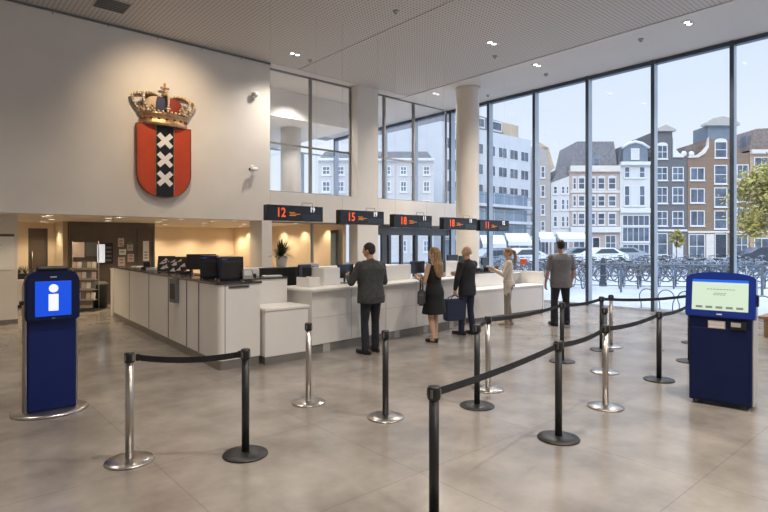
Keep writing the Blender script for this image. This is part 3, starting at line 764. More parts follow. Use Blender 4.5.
def papers(x, y, z, rz, label, n=4):
    t = thing('paper_stack', label, 'papers', (x, y, z), rz)
    q = MB()
    for k in range(n): q.box(-.105, -.15, k * .006, .105, .15, k * .006 + .0055, mtx=Matrix.Rotation(random.uniform(-.12, .12), 4, 'Z'))
    q.build('sheets', M['paper'], t)
    q = MB(); q.box(-.08, .06, n * .006, .04, .10, n * .006 + .002); q.build('printed_line', M['greylight'], t)

# dark terminals on the near corner of the long counter
z = LCH
t = thing('service_terminal', 'dark navy terminal box on the near corner of the long counter', 'terminal', (3.63, 7.68, z), R(-14))
q = MB(); q.box(-.17, -.16, 0.02, .17, .16, .36, bev=.012); q.build('housing', M['navyscreen'], t)
q = MB(); q.box(-.17, -.163, .305, -.06, -.161, .33); q.bm.clear(); q.box(-.15, -.164, .315, -.07, -.160, .335); q.build('label', M['bluelabel'], t)
q = MB(); q.box(-.12, -.12, 0, .12, .12, .02); q.build('foot', M['black'], t)
q = MB(); q.box(-.15, -.166, .05, .15, -.160, .29, bev=.003); q.build('front_panel', M['black'], t)
t = thing('touch_terminal', 'left dark terminal with a small blue label beside the navy terminal box', 'terminal', (3.53, 8.18, z), R(-30))
q = MB(); q.box(-.125, -.13, 0.02, .125, .13, .37, bev=.012); q.build('housing', M['navyscreen'], t)
q = MB(); q.box(-.11, -.134, .325, -.03, -.130, .345); q.build('label', M['bluelabel'], t)
q = MB(); q.box(-.09, -.10, 0, .09, .10, .02); q.build('foot', M['black'], t)
q = MB(); q.box(-.11, -.136, .05, .11, -.130, .29, bev=.003); q.build('front_panel', M['black'], t)
monitor(3.84, 8.62, z, R(170), 'dark monitor turned away behind the two terminals on the long counter', w=.30, h=.23)
t = thing('payment_terminal', 'small grey card payment terminal beside the navy terminal box', 'payment terminal', (3.76, 7.345, z), R(-20))
q = MB(); q.box(-.05, -.07, 0, .05, .07, .02, bev=.004); q.build('base', M['black'], t)
TL = Matrix.Translation((0, 0, .02)) @ Matrix.Rotation(R(-25), 4, 'X')
q = MB(); q.box(-.075, -.02, 0, .075, .02, .16, bev=.008, mtx=TL); hd = q.build('head', M['grey'], t)
q = MB(); q.box(-.055, -.024, .06, .055, -.0195, .145, mtx=TL); q.build('screen', M['greylight'], hd)
t = thing('leaflet_stand', 'black leaflet stand of two tilted pockets at the corner of the long counter', 'leaflet holder', (3.82, 7.97, z + .004), R(-10))
for s in (0, 1):
    q = MB(); q.box(-.03 + s * .06, -.06, .022, -.02 + s * .06, .10, .21, bev=.003, mtx=Matrix.Translation((.0, 0, 0)) @ Matrix.Rotation(R(14), 4, 'Y')); q.build('pocket', M['black'], t)
q = MB(); q.box(-.06, -.07, 0, .10, .11, .012); q.build('base', M['black'], t)
monitor(3.74 + .10, 9.25, z, R(150), 'black monitor back seen left of the two terminals on the long counter', w=.5, h=.27)
phone(3.62 + .14, 9.72, z, R(60), 'black desk phone between the monitor and the brochure easels')
for k, (yy, l) in enumerate(((10.15, 'right-hand printed brochure easel on the long counter'), (10.9, 'left-hand printed brochure easel on the long counter'))):
    t = thing('brochure_easel', l, 'easel', (3.58 + sk(yy), yy, z + .003), R(-38))
    TL = Matrix.Rotation(R(-14), 4, 'X')
    q = MB(); q.box(-.165, -.01, .0, .165, .01, .31, bev=.004, mtx=TL); bo = q.build('board', M['black'], t)
    q = MB()
    rnd = random.Random(k + 3)
    for j in range(7):
        x0 = rnd.uniform(-.15, .04); z0 = rnd.uniform(.03, .22)
        q.prism([(x0, z0), (x0 + rnd.uniform(.05, .12), z0 + rnd.uniform(-.02, .03)), (x0 + rnd.uniform(.06, .1), z0 + .07)], -.0115 - j * .0001, -.0105)
    for v in q.bm.verts: v.co = TL @ v.co
    q.build('printed_pattern', M['paperpink'], bo)
    q = MB(); q.tube([(0, .085, .25), (0, .16, .0)], .007, 6); q.build('leg', M['black'], t)
papers(3.62 + .26, 11.75, z, R(30), 'stack of white papers on the far part of the long counter', 8)
t = thing('card_reader', 'black card reader beside the white papers on the long counter', 'card reader', (3.85, 12.2, z), R(-30))
q = MB(); q.box(-.1, -.08, 0, .1, .08, .05, bev=.01); q.build('base', M['black'], t)
q = MB(); q.box(-.07, -.03, .05, .07, .05, .16, bev=.012); q.build('head', M['black'], t)
t = thing('display_box', 'small white leaflet box on the far part of the long counter', 'box', (3.93, 11.35, z), R(-38))
q = MB(); q.box(-.14, -.07, 0, .14, .07, .02); q.box(-.14, -.07, .02, .14, -.062, .09); q.box(-.14, .06, .02, .14, .07, .15); q.box(-.14, -.062, .02, -.132, .06, .09); q.box(.132, -.062, .02, .14, .06, .09); q.build('tray', M['paper'], t)
q = MB(); q.box(-.12, -.05, .02, .12, .05, .12, bev=.003); q.build('leaflets', M['paperpink'], t)
papers(3.62 + .36, 13.2, z, R(10), 'flat pile of leaflets at the far end of the long counter', 5)

# dark low partition behind the low box, with papers on the worktop in front
t = thing('desk_partition', 'low black desk partition behind the low counter box', 'partition', (4.50, 8.36, 0))
q = MB(); q.box(0, 0, 0, 1.10, .03, 1.36, bev=.004); q.build('panel', M['black'], t)
q = MB(); q.box(-.01, -.005, 1.36, 1.11, .035, 1.375, bev=.003); q.build('top_rail', M['grey'], t)
papers(4.50, 7.95, 1.245, R(70), 'loose white papers on the dark worktop behind the low counter box', 3)
t = thing('scanner', 'flat black document scanner beside the loose papers', 'scanner', (4.12, 8.10, 1.246), R(5))
q = MB(); q.box(-.13, -.09, 0, .13, .09, .045, bev=.008); q.build('body', M['black'], t)
q = MB(); q.box(-.12, -.08, .045, .12, .08, .055, bev=.003); q.build('lid', M['grey'], t)

# stations on the service counter: (u of white screen centre, width)
def station(px0, px1, v, h, label):
    # find u so that the panel spans the two sight lines
    d = (B_ - A).normalized(); n = Vector((-d.y, d.x))
    us = []
    for px in (px0, px1):
        rx, ry = ray(px); O = A + n * v
        # O + d u = (rx,ry) k
        det = d.x * (-ry) - d.y * (-rx)
        u = ((-O.x) * (-ry) - (-O.y) * (-rx)) / det
        us.append(u)
    u0, u1 = us
    x, y = mc((u0 + u1) / 2, v)
    box_privacy(x, y, MH, MROT, u1 - u0, .34, h, label)
    return u0, u1
s1 = station(324, 340, .42, .30, 'white privacy screen left of the man in the charcoal jacket')
s2 = station(386, 411, .42, .30, 'widest white privacy screen between the charcoal jacket and the black dress')
s3 = station(446, 457.8, .45, .33, 'white privacy screen between the woman in black and the bald man')
s0 = station(309, 320, .30, .16, 'low white side screen at the near end of the service counter')
def onm(u, v): return mc(u, v)
x, y = onm(s1[0] - .17, .75); monitor(x, y, MH, MROT + R(0), 'black monitor at the near end of the service counter', w=.28, h=.26)
x, y = onm(s1[1] + .25, .55); monitor(x, y, MH, MROT + R(5), 'black monitor in front of the man in the charcoal jacket', w=.42, h=.25)
x, y = onm(s1[1] + .42, .22); phone(x, y, MH, MROT + R(180), 'black desk phone in front of the man in the charcoal jacket')
x, y = onm(s2[1] + .30, .5); monitor(x, y, MH, MROT, 'black monitor in front of the woman in the black dress', w=.46, h=.26)
x, y = onm(s2[1] + .25, .2); keyboard(x, y, MH, MROT, 'black keyboard in front of the woman in the black dress')
x, y = onm(s3[0] - .24, .45); monitor(x, y, MH, MROT, 'dark monitor with a bright rim right of the blond woman in black', w=.40, h=.26)
monitor(9.72, 8.62, 1.09, R(6), 'dark monitor beside the bald man near the round column', w=.42, h=.33)
monitor(10.20, 8.70, 1.09, R(6), 'dark monitor half hidden behind the bald man', w=.36, h=.30)
x, y = onm(s3[0] - .05, .16); papers(x, y, MH, MROT + .3, 'white papers in front of the bald man', 3)
x, y = onm(s2[0] - .35, .2); papers(x, y, MH, MROT + .2, 'sheet of paper right of the man in the charcoal jacket', 2)
# far counter items
monitor(11.02, 8.68, 1.09, R(10), 'dark monitor behind the woman in cream', w=.34, h=.24)
t = thing('paper_cup', 'orange paper cup on the far counter beside the woman in cream', 'cup', (11.2, 8.42, 1.09))
q = MB(); q.lathe([(0, 0), (.035, 0), (.048, .12), (.05, .125), (.044, .12), (.034, .01), (0, .01)], 24); q.build('cup', M['cup'], t)
q = MB(); q.lathe([(.051, .118), (.053, .13), (.04, .138), (0, .138)], 24); q.build('lid', M['black'], t)
for k in range(3):
    t = thing('desk_organiser', ('black desk organiser left on the far counter', 'black pen tray in the middle of the far counter', 'black receipt printer right on the far counter')[k], 'desk tidy', (10.48 + k * .18, 8.50 - .02 * k, 1.09))
    if k == 0:
        q = MB(); q.box(-.07, -.06, 0, .07, .06, .012); q.box(-.07, -.06, .012, -.06, .06, .09); q.box(.06, -.06, .012, .07, .06, .09); q.box(-.06, .05, .012, .06, .06, .12); q.box(-.06, -.06, .012, .06, -.05, .05); q.build('tray', M['black'], t)
        q = MB(); q.cyl((.02, 0, .012), (.03, .02, .16), .005, seg=8); q.build('pen', M['greylight'], t)
    elif k == 1:
        q = MB(); q.lathe([(0, 0), (.04, 0), (.042, .1), (.038, .1), (.036, .008), (0, .008)], 20); q.build('holder', M['grey'], t)
        q = MB(); q.cyl((.0, 0, .01), (.02, .01, .16), .005, seg=8); q.build('pen', M['paper'], t)
    else:
        q = MB(); q.box(-.06, -.07, 0, .06, .07, .11, bev=.015); q.build('body', M['black'], t)
        q = MB(); q.box(-.04, -.02, .11, .04, -.018, .15); q.build('receipt', M['paper'], t)
t = thing('red_card_holder', 'red card on a thin stem behind the woman in the cream blouse', 'sign', (12.325, 8.41, 1.06), CAMROT)
q = MB(); q.box(-.03, -.025, 0, .03, .025, .012); q.build('foot', M['black'], t)
q = MB(); q.cyl((0, 0, .01), (0, 0, .22), .008, seg=10); q.build('stem', M['steel'], t)
q = MB(); q.box(-.09, -.008, .17, .09, .008, .31, bev=.004); q.build('card', M['orange'], t)
# storage cabinets behind the counter and the plant
def cabinet(x, y, w, h, rz, label):
    t = thing('storage_cabinet', label, 'cabinet', (x, y, 0), rz)
    q = MB(); q.box(-w / 2 + .02, -.20, 0, w / 2 - .02, .22, .06); q.build('plinth', M['plinth'], t)
    q = MB(); q.box(-w / 2, -.22, .06, w / 2, .22, h, bev=.006); q.build('carcass', M['counter'], t)
    for s in (-1, 1):
        q = MB(); q.box(min(0, s * w / 2) + .008, -.24, .08, max(0, s * w / 2) - .008, -.222, h - .02, bev=.004); dd = q.build('door', M['counter'], t)
        q = MB(); q.box(s * .04 - .006, -.262, h * .55, s * .04 + .006, -.242, h * .55 + .14, bev=.003); q.build('handle', M['steel'], dd)
cabinet(5.95, 10.7, 1.3, 1.26, 0, 'white storage cabinet under the spiky plant')
cabinet(7.35, 10.7, 1.4, 1.24, 0, 'white storage cabinet behind the middle of the service counter')
cabinet(8.85, 10.7, 1.4, 1.24, 0, 'white storage cabinet behind the woman in the black dress')
t = thing('office_chair', 'grey office chair seen behind the service counter left of the charcoal jacket', 'chair', (6.20, 9.75, 0), R(10))
q = MB(); q.cyl((0, 0, .10), (0, 0, .45), .028); q.build('gas_lift', M['black'], t)
for k in range(5):
    a = 2 * PI * k / 5
    q = MB(); q.tube([(0, 0, .10), (.15 * math.cos(a), .15 * math.sin(a), .09), (.30 * math.cos(a), .30 * math.sin(a), .065)], [.03, .024, .018], 8); f = q.build('foot', M['black'], t)
    q = MB(); q.cyl((.30 * math.cos(a), .30 * math.sin(a) - .02, .03), (.30 * math.cos(a), .30 * math.sin(a) + .02, .03), .03, seg=14); q.build('caster', M['black'], f)
q = MB(); q.box(-.24, -.24, .45, .24, .24, .53, bev=.035, seg=3); q.build('seat', M['grey'], t)
q = MB(); q.box(-.29, -.27, .88, .29, -.21, 1.38, bev=.03, seg=3); q.build('backrest', M['greylight'], t)
q = MB(); q.box(-.03, -.29, .47, .03, -.265, .95, bev=.008); q.build('back_post', M['black'], t)
# spiky plant
px_, py_ = 6.31, 10.72
t = thing('potted_plant', 'spiky green plant in a pale pot on the cabinet behind the counter', 'plant', (px_, py_, 1.26))
q = MB(); q.lathe([(0, 0), (.11, 0), (.135, .22), (.14, .235), (.128, .235), (.12, .2), (0, .2)], 28); po = q.build('pot', M['pot'], t)
q = MB(); q.lathe([(0, .205), (.10, .2)], 20); q.build('soil', M['soil'], po)
q = MB(); rnd = random.Random(5)
for k in range(150):
    a = rnd.uniform(0, 2 * PI); el = rnd.uniform(.05, 1.35); ln = rnd.uniform(.28, .44); w_ = rnd.uniform(.018, .030)
    dr = Vector((math.cos(a) * math.cos(el), math.sin(a) * math.cos(el), math.sin(el))); sd = Vector((-math.sin(a), math.cos(a), 0))
    p = Vector((0, 0, .23 + rnd.uniform(0, .06))); prev = None
    for i in range(6):
        f = i / 5; c = p + dr * ln * f + Vector((0, 0, -.10 * f * f * math.cos(el))); ww = w_ * (1 - f) ** .6 + .001
        cur = (q.bm.verts.new(c - sd * ww), q.bm.verts.new(c + sd * ww))
        if prev: q.bm.faces.new((prev[0], prev[1], cur[1], cur[0]))
        prev = cur
q.build('leaves', M['leaf'], t)
q = MB(); q.tube([(0, 0, .2), (.01, 0, .27), (0, .01, .33)], .022, 8); q.build('stem', M['bark'], t)

# ================================================================== HANGING NUMBER SIGNS
SGY = 9.5
sg = [(264.5, 323, 204, '12', '19', 'leftmost hanging number sign with orange 12 and white 19'),
      (339, 384, 209.5, '15', '19', 'hanging number sign with orange 15, second from the crest wall'),
      (393, 432, 214, '18', '11', 'middle hanging number sign above the woman in black'),
      (443, 477, 217, '18', '11', 'hanging number sign in front of the round column'),
      (479.5, 509, 219.5, '11', '12', 'last hanging number sign in front of the window wall')]
for i, (pa, pb, yt, n1, n2, lab) in enumerate(sg):
    xa, da = onY(pa, SGY); xb, _ = onY(pb, SGY)
    xa += .06 if i == 0 else 0.03
    w = xb - xa; zt = zat(yt, da); h = .315
    t = thing('counter_number_sign', lab, 'sign', ((xa + xb) / 2, SGY, zt - h), 0)
    q = MB(); q.box(-w / 2, 0, 0, w / 2, .16, h, bev=.008); ho = q.build('housing', M['sign'], t)
    q = MB(); q.box(w / 2 - .50, -.004, .03, w / 2 - .04, .0, .15); q.build('ticket_panel', M['signpanel'], t)
    textmesh('number', n1, .26, M['led'], t, (-w / 2 + .31, -.003, h * .50), bold=.004, sx=.85)
    q = MB()
    for k, (x0, ln) in enumerate(((.0, .17), (.02, .30), (.0, .20))):
        q.box(-w / 2 + .50 + x0, -.003, .135 - k * .03 + .03, -w / 2 + .50 + x0 + ln * .8, 0.0, .147 - k * .03 + .03)
    q.build('text_line', M['ledo'], t)
    textmesh('ticket_number', n2, .145, M['ledw'], t, (w / 2 - .27, -.004, h * .76), bold=.004, sx=.85)
    q = MB(); q.tube([(w / 2 - .48, .08, h), (w / 2 - .47, .08, h + .07), (w / 2 - .22, .08, h + .075), (w / 2 - .21, .08, h)], .006, 6); q.build('cable_loop', M['grey'], t)
    for s in (-1, 1):
        q = MB(); q.cyl((s * (w / 2 - .12), .08, h), (s * (w / 2 - .12), .08, CZ - (zt - h)), .0018, seg=6); q.build('suspension_wire', M['greylight'], t)
# ================================================================== QUEUE POSTS
SH = .90
def stanchion(x, y, label, steel, group=None, h=SH, basem=None):
    t = thing('queue_post', label, 'queue barrier', (x, y, 0), 0, group)
    pm = M['steel'] if steel else M['blackmetal']; bm_ = basem or (M['steelbase'] if steel else M['blackmetal'])
    q = MB(); q.lathe([(0, 0), (.185, 0), (.19, .006), (.185, .014), (.10, .022), (.045, .030), (0, .030)], 48); q.build('base', bm_, t)
    q = MB(); q.cyl((0, 0, .028), (0, 0, h - .075), .032, seg=28); q.build('pole', pm, t)
    q = MB(); q.lathe([(0, h - .085), (.036, h - .085), (.041, h - .08), (.041, h - .012), (.036, h - .002), (.03, h), (0, h)], 28); hd = q.build('head', M['black'], t)
    for k in range(4):
        a = k * PI / 2 + .4
        q = MB(); q.box(-.008, -.046, h - .07, .008, -.038, h - .018, mtx=Matrix.Rotation(a, 4, 'Z')); q.build('belt_slot', M['grey'], hd)
    return t
def belt(t, p, q_, z=SH - .045, sag=.05, w=.05, z2=None):
    a = Vector((p[0], p[1], z)); b = Vector((q_[0], q_[1], z if z2 is None else z2)); d = (b - a); d2 = Vector((d.x, d.y, 0)).normalized()
    a = a + d2 * .040; b = b - d2 * .049; n = Vector((-d2.y, d2.x, 0)) * .0012
    q = MB(); rows = []
    for i in range(17):
        f = i / 16; c = a.lerp(b, f) - Vector((0, 0, sag * 4 * f * (1 - f)))
        rows.append([q.bm.verts.new(c + n * s + Vector((0, 0, v * w / 2))) for s, v in ((-1, -1), (-1, 1), (1, 1), (1, -1))])
    for r0, r1 in zip(rows, rows[1:]):
        for k in range(4): q.bm.faces.new((r0[k], r0[(k + 1) % 4], r1[(k + 1) % 4], r1[k]))
    q.bm.faces.new(rows[0]); q.bm.faces.new(list(reversed(rows[-1])))
    for v in q.bm.verts: v.co -= Vector((t.location.x, t.location.y, 0))
    q.build('belt', M['belt'], t)
    for e, s in ((b, -1), (a, 1)):
        q = MB(); c = e - Vector((t.location.x, t.location.y, 0)); q.box(-.016, -.012, -.029, .016, .012, .029, bev=.003, mtx=Matrix.Translation(c + d2 * (s * .008 if s > 0 else -.018)) @ Matrix.Rotation(math.atan2(d2.y, d2.x), 4, 'Z')); q.build('belt_clip', M['black'], t)
P = {k: gp(*v) for k, v in dict(A=(129.5, 461), B=(245.5, 454.5), C=(308.5, 402.5), D=(385.5, 417.5), F=(477, 406), G=(488, 389.5), H=(558.5, 438.5), I=(605.5, 407), J=(659, 380), K=(562, 361.5), L=(601.5, 350), L2=(611, 346.5), M=(604.5, 372), N=(690, 361.5), O=(693, 343)).items()}
P['E'] = atd(434, 3.40)
ST = {}
ST['A'] = stanchion(*P['A'], 'brushed steel queue post with a belt, nearest the information kiosk', True)
ST['B'] = stanchion(*P['B'], 'black queue post joined by a belt to the steel post on its left', False)
ST['C'] = stanchion(*P['C'], 'steel queue post standing alone before the low counter box', True)
ST['D'] = stanchion(*P['D'], 'lone black queue post with a steel base before the man in the charcoal jacket', False, basem=M['steelbase'])
ST['E'] = stanchion(*P['E'], 'nearest black queue post, cut off by the bottom of the photo', False)
ST['F'] = stanchion(*P['F'], 'black queue post in front of the bald man, beside a steel one', False)
ST['G'] = stanchion(*P['G'], 'steel queue post just behind the black one near the bald man', True)
ST['H'] = stanchion(*P['H'], 'black queue post in the middle of the front belt', False)
ST['I'] = stanchion(*P['I'], 'steel queue post with a black head on the front belt', True)
ST['J'] = stanchion(*P['J'], 'black queue post on the front belt next to the ticket kiosk', False)
ST['K'] = stanchion(*P['K'], 'black queue post right behind the middle one, near the man in grey', False)
ST['L'] = stanchion(*P['L'], 'black queue post on the rear belt, left of its steel neighbour', False)
ST['L2'] = stanchion(*P['L2'], 'steel queue post on the rear belt nearest the windows', True)
ST['M'] = stanchion(*P['M'], 'dark queue post half hidden behind the steel one with a black head', False, basem=M['steelbase'])
ST['N'] = stanchion(*P['N'], 'black queue post peeking out behind the ticket kiosk', False)
ST['O'] = stanchion(*P['O'], 'black queue post fully behind the ticket kiosk', False)
def bl(a, b_, **k): belt(ST[a], P[a], P[b_], **k)
bl('B', 'A', sag=.035); bl('E', 'H', sag=.02); bl('H', 'I', sag=.03); bl('I', 'J', sag=.03); bl('J', 'N', sag=.03)
bl('F', 'G', sag=.0); bl('G', 'K', sag=.035); bl('K', 'L', sag=.03); bl('L', 'O', sag=.04)

# ================================================================== INFORMATION KIOSK
x, y = gp(50.5, 410.5)
ang = math.atan2(-y, -x) + PI / 2 + R(9)      # local -Y looks towards the visitor
t = thing('information_kiosk', 'dark blue information kiosk with a lit white i on a blue screen', 'kiosk', (x, y, 0), ang)
q = MB(); q.lathe([(0, 0), (.355, 0), (.365, .008), (.355, .022), (.34, .03), (0, .034)], 64, sy=.86); q.build('base', M['steelbase'], t)
W2 = .226
q = MB(); q.box(-W2, -.09, .03, W2, .09, 1.38, bev=.02, seg=3); q.build('body', M['navy'], t)
for s in (-1, 1):
    pts = [(s * (W2 + .008), -.06, .03), (s * (W2 + .008), -.06, 1.34), (s * (W2 - .02), -.06, 1.44), (s * (W2 - .11), -.06, 1.50)]
    q = MB(); q.tube(pts, .022, 10, flat=(1.0, 3.2) if False else None)
    for v in q.bm.verts: v.co.y = -.0 + (v.co.y + .06) * 4.2
    q.build('side_trim', M['steel'], t)
q = MB()
hp = [(-.235, .985), (.235, .985), (.247, 1.02), (.247, 1.41), (.215, 1.48), (.16, 1.505), (-.16, 1.505), (-.215, 1.48), (-.247, 1.41), (-.247, 1.02)]
q.prism(hp, -.17, -.02); bmesh.ops.bevel(q.bm, geom=[e for e in q.bm.edges], offset=.012, segments=2, affect='EDGES'); hd = q.build('head', M['navydark'], t)
q = MB(); q.box(-.165, -.176, 1.035, .165, -.168, 1.40, bev=.003); sc = q.build('screen', M['iscreen'], hd)
q = MB(); q.box(-.045, -.181, 1.09, .045, -.176, 1.265, bev=.003); q.cyl((0, -.181, 1.325), (0, -.176, 1.325), .043, seg=28); q.build('letter_i', M['white_e'], hd)
q = MB(); q.box(-.03, -.174, 1.435, .03, -.168, 1.450, bev=.003); q.build('sensor_window', M['greylight'], hd)
q = MB(); q.box(-.015, -.174, 1.005, .015, -.168, 1.018); q.build('status_light', M['grey'], hd)
q = MB(); q.box(-.145, -.14, 1.50, .145, -.03, 1.555, bev=.02); q.build('top_cap', M['black'], t)
q = MB(); q.cyl((-.255, -.09, 1.18), (-.29, -.09, 1.18), .022, seg=14); q.build('side_knob', M['black'], t)

# ================================================================== TICKET KIOSK
p0 = Vector(gp(689, 402)); p1 = Vector(gp(752, 412.5)); c = (p0 + p1) / 2; w = (p1 - p0).length
ang = math.atan2(p1.y - p0.y, p1.x - p0.x)
t = thing('ticket_kiosk', 'blue self service ticket kiosk with a pale green touch screen', 'kiosk', (c.x, c.y, 0), ang)
hw = w / 2; D = .46
q = MB(); q.box(-hw, 0, .045, hw, D, 1.0, bev=.012, seg=2); bo = q.build('body', M['navydark'], t)
q = MB(); q.box(-hw + .03, .008, .1, hw - .03, .02, .9); q.bm.clear(); q.box(-hw + .025, -.006, .07, hw - .025, .004, .86, bev=.004); q.build('front_door', M['navydark'], bo)
for sx_, sy_ in ((-1, 0), (1, 0), (-1, 1), (1, 1)):
    q = MB(); q.lathe([(0, 0), (.022, 0), (.022, .012), (.012, .014), (.012, .05), (0, .05)], 14, c=(sx_ * (hw - .04), .05 + sy_ * (D - .1), 0)); q.build('foot', M['steel'], t)
q = MB(); q.box(hw, .03, .05, hw + .012, D, 1.35, bev=.003); q.build('side_panel', M['greylight'], t)
# arched, tilted head
TL = Matrix.Translation((0, -.035, .985)) @ Matrix.Rotation(R(-9), 4, 'X')
hh = .50; hw2 = hw + .035
ol = [(-hw2 + .012, 0), (hw2 - .012, 0), (hw2, .03), (hw2, hh - .07)] + [(hw2 * math.cos(a) * 1.0, hh - .07 + .07 * math.sin(a)) for a in [PI * k / 20 for k in range(1, 20)]] + [(-hw2, hh - .07), (-hw2, .03)]
q = MB(); q.prism(ol, 0, .16); bmesh.ops.bevel(q.bm, geom=q.bm.edges[:], offset=.008, segments=2, affect='EDGES')
for v in q.bm.verts: v.co = TL @ v.co
hd = q.build('head', M['kblue'], t)
sw = hw2 * .80
def panel(name, x0, z0, x1, z1, y, m, par):
    q = MB(); q.box(x0, -y - .001, z0, x1, -y + .002, z1, mtx=TL); return q.build(name, m, par)
panel('touch_screen', -sw, .075, sw, .385, .002, M['mint'], hd)
panel('screen_title_bar', -sw, .385, sw, .415, .002, M['scrblue'], hd)
for k in range(5): panel('screen_button', -sw * .85 + k * sw * .36, .098, -sw * .85 + k * sw * .36 + sw * .24, .122, .003, M['scrgrey'], hd)
for x0, x1, z in ((-.12, .16, .305), (-.06, .06, .245), (-.05, .08, .262)):
    q = MB()
    n = int((x1 - x0) / .03)
    for k in range(n): q.box(x0 + k * .03, -.004, z, x0 + k * .03 + .022, -.002, z + .007)
    for v in q.bm.verts: v.co = TL @ v.co
    q.build('screen_lettering', M['scrgrey'], hd)
panel('maker_plate', -.025, .03, .025, .042, .002, M['paper'], hd)
q = MB(); q.box(-.11, -.008, .86, .055, .0, .945, bev=.004); q.box(-.10, -.0095, .90, .045, -.0085, .935, 1); q.box(-.10, -.0095, .87, .045, -.0085, .895, 1); q.build('notice_plate', [M['paperpink'], M['paper']], bo)
q = MB(); q.box(.10, -.03, .865, .25, .0, .95, bev=.006); cs = q.build('card_slot', M['black'], bo)
q = MB(); q.box(.11, -.034, .895, .20, -.029, .94, bev=.002); q.build('slot_display', M['greylight'], cs)
q = MB(); q.box(hw2, .04, 1.12, hw2 + .02, .12, 1.24, bev=.004); q.build('side_lock', M['black'], t)

# low wooden bench against the window wall behind the ticket kiosk
t = thing('window_bench', 'low brown wooden bench behind the ticket kiosk', 'bench', (12.55, 2.35, 0), R(0))
q = MB(); q.box(-.30, -1.2, .34, .30, .72, .40, bev=.01); q.build('seat', M['wood'], t)
for yy in (-1.1, .60):
    q = MB(); q.box(-.26, yy - .04, 0, .26, yy + .04, .34, bev=.006); q.build('leg', M['wood'], t)
q = MB(); q.box(-.29, -1.06, .0, -.25, .56, .33, bev=.004); q.build('front_panel', M['wood'], t)

# ================================================================== OFFICE FURNITURE FAR LEFT
RKX, RKY = atd(84, 14.4)
t = thing('leaflet_rack', 'steel leaflet rack with posters left of the long counter', 'rack', (RKX, RKY, 0), R(-35))
for s in (-1, 1):
    q = MB(); q.tube([(s * .33, .12, .0), (s * .33, .10, 1.85)], .014, 8); q.build('upright', M['steel'], t)
    q = MB(); q.tube([(s * .33, -.18, .02), (s * .33, .12, .02)], .014, 8); q.build('foot_bar', M['steel'], t)
q = MB(); q.box(-.40, -.30, 0, .40, .30, .03, bev=.005); q.build('base_mat', M['black'], t)
rnd = random.Random(11)
for k in range(4):
    z0 = .28 + k * .27
    q = MB(); q.box(-.32, -.16 + k * .03, z0, .32, .08, z0 + .012); q.box(-.32, -.16 + k * .03, z0 + .012, .32, -.15 + k * .03, z0 + .05); q.build('shelf', M['steel'], t)
q = MB(); q.box(-.31, .05, 1.42, -.02, .07, 1.82); q.build('poster', M['paperpink'], t)
q = MB(); q.box(.02, .05, 1.45, .30, .07, 1.82); q.build('poster', M['grey'], t)
ra = R(-35)
for k in range(4):
    z0 = .292 + k * .27
    for j in range(5):
        lx, ly = -.25 + j * .125, -.05 + k * .02
        bx = RKX + lx * math.cos(ra) - ly * math.sin(ra); by = RKY + lx * math.sin(ra) + ly * math.cos(ra)
        tt = thing('leaflet_bundle', ('bundle of pinkish leaflets', 'bundle of white leaflets', 'bundle of dark leaflets')[(j + k) % 3] + ' on the %s shelf of the steel leaflet rack' % ('lowest', 'second lowest', 'second highest', 'highest')[k], 'leaflets', (bx, by, z0 + .003), ra, 'leaflets on the steel rack')
        q = MB()
        for s in range(3): q.box(-.05, -.02 + s * .012, 0, .05, -.012 + s * .012, .19 - s * .006, mtx=Matrix.Rotation(R(-8), 4, 'X'))
        for v in q.bm.verts: v.co.z = max(v.co.z, 0.0)
        o = q.build('leaflets', (M['paperpink'], M['paper'], M['grey'])[(j + k) % 3], tt)
# wall screen
Yd = 17.6
xa, d1 = onY(95.5, Yd); xb, _ = onY(112.5, Yd)
t = thing('wall_screen', 'lit display screen on the dark office wall', 'screen', ((xa + xb) / 2, Yd, zat(264, d1)))
w_ = xb - xa; h_ = zat(243, d1) - zat(264, d1)
q = MB(); q.box(-w_ / 2, -.06, 0, w_ / 2, -.001, h_, bev=.008); q.build('housing', M['black'], t)
q = MB(); q.box(-w_ / 2 + .03, -.064, .04, w_ * .02, -.060, h_ - .04); q.build('lit_panel', M['white_e'], t)
q = MB()
for k in range(4): q.box(w_ * .08, -.064, .08 + k * h_ * .2, w_ * .4, -.060, .14 + k * h_ * .2)
for k in range(0): q.cyl((-w_ * .36 + (k % 2) * w_ * .18, -.0645, .14 + k * h_ * .16), (-w_ * .36 + (k % 2) * w_ * .18, -.066, .14 + k * h_ * .16), .045, seg=12)
q.build('screen_picture', M['grey'], t)
for i, (a, b2, ya, yb, m) in enumerate(((118, 124, 238, 247, 'paperpink'), (119, 126, 249, 255, 'paper'), (118, 125, 257, 266, 'paperpink'), (127, 133, 244, 251, 'greylight'), (127.5, 134, 254, 262, 'paperpink'), (143, 149, 241, 261, 'paper'))):
    x0, d0 = onY(a, Yd); x1, _ = onY(b2, Yd)
    t = thing('wall_poster', ('upper pinkish paper pinned right of the lit screen', 'white paper pinned right of the lit screen', 'lower pinkish paper pinned right of the lit screen', 'grey paper in the second pinned column', 'pinkish paper in the second pinned column', 'tall white poster near the right edge of the dark office wall')[i], 'poster', ((x0 + x1) / 2, Yd, zat(yb, d0)))
    q = MB(); q.box(-(x1 - x0) / 2, -.008, 0, (x1 - x0) / 2, -.001, zat(ya, d0) - zat(yb, d0)); q.build('sheet', M[m], t)
    q = MB()
    for k in range(3): q.box(-(x1 - x0) * .3, -.0095, .08 + k * .09, (x1 - x0) * .25, -.008, .11 + k * .09)
    q.build('print', M['grey'], t)
d = sgroup('door_5', 'dark door at the right of the dark office wall', (0, 0, 0))
x0, d0 = onY(137, Yd); x1, _ = onY(154, Yd)
q = MB(); q.frame(x0, 0, x1, 2.25, .05, Yd - .03, Yd - .001); q.build('door_frame', M['framedark'], d)
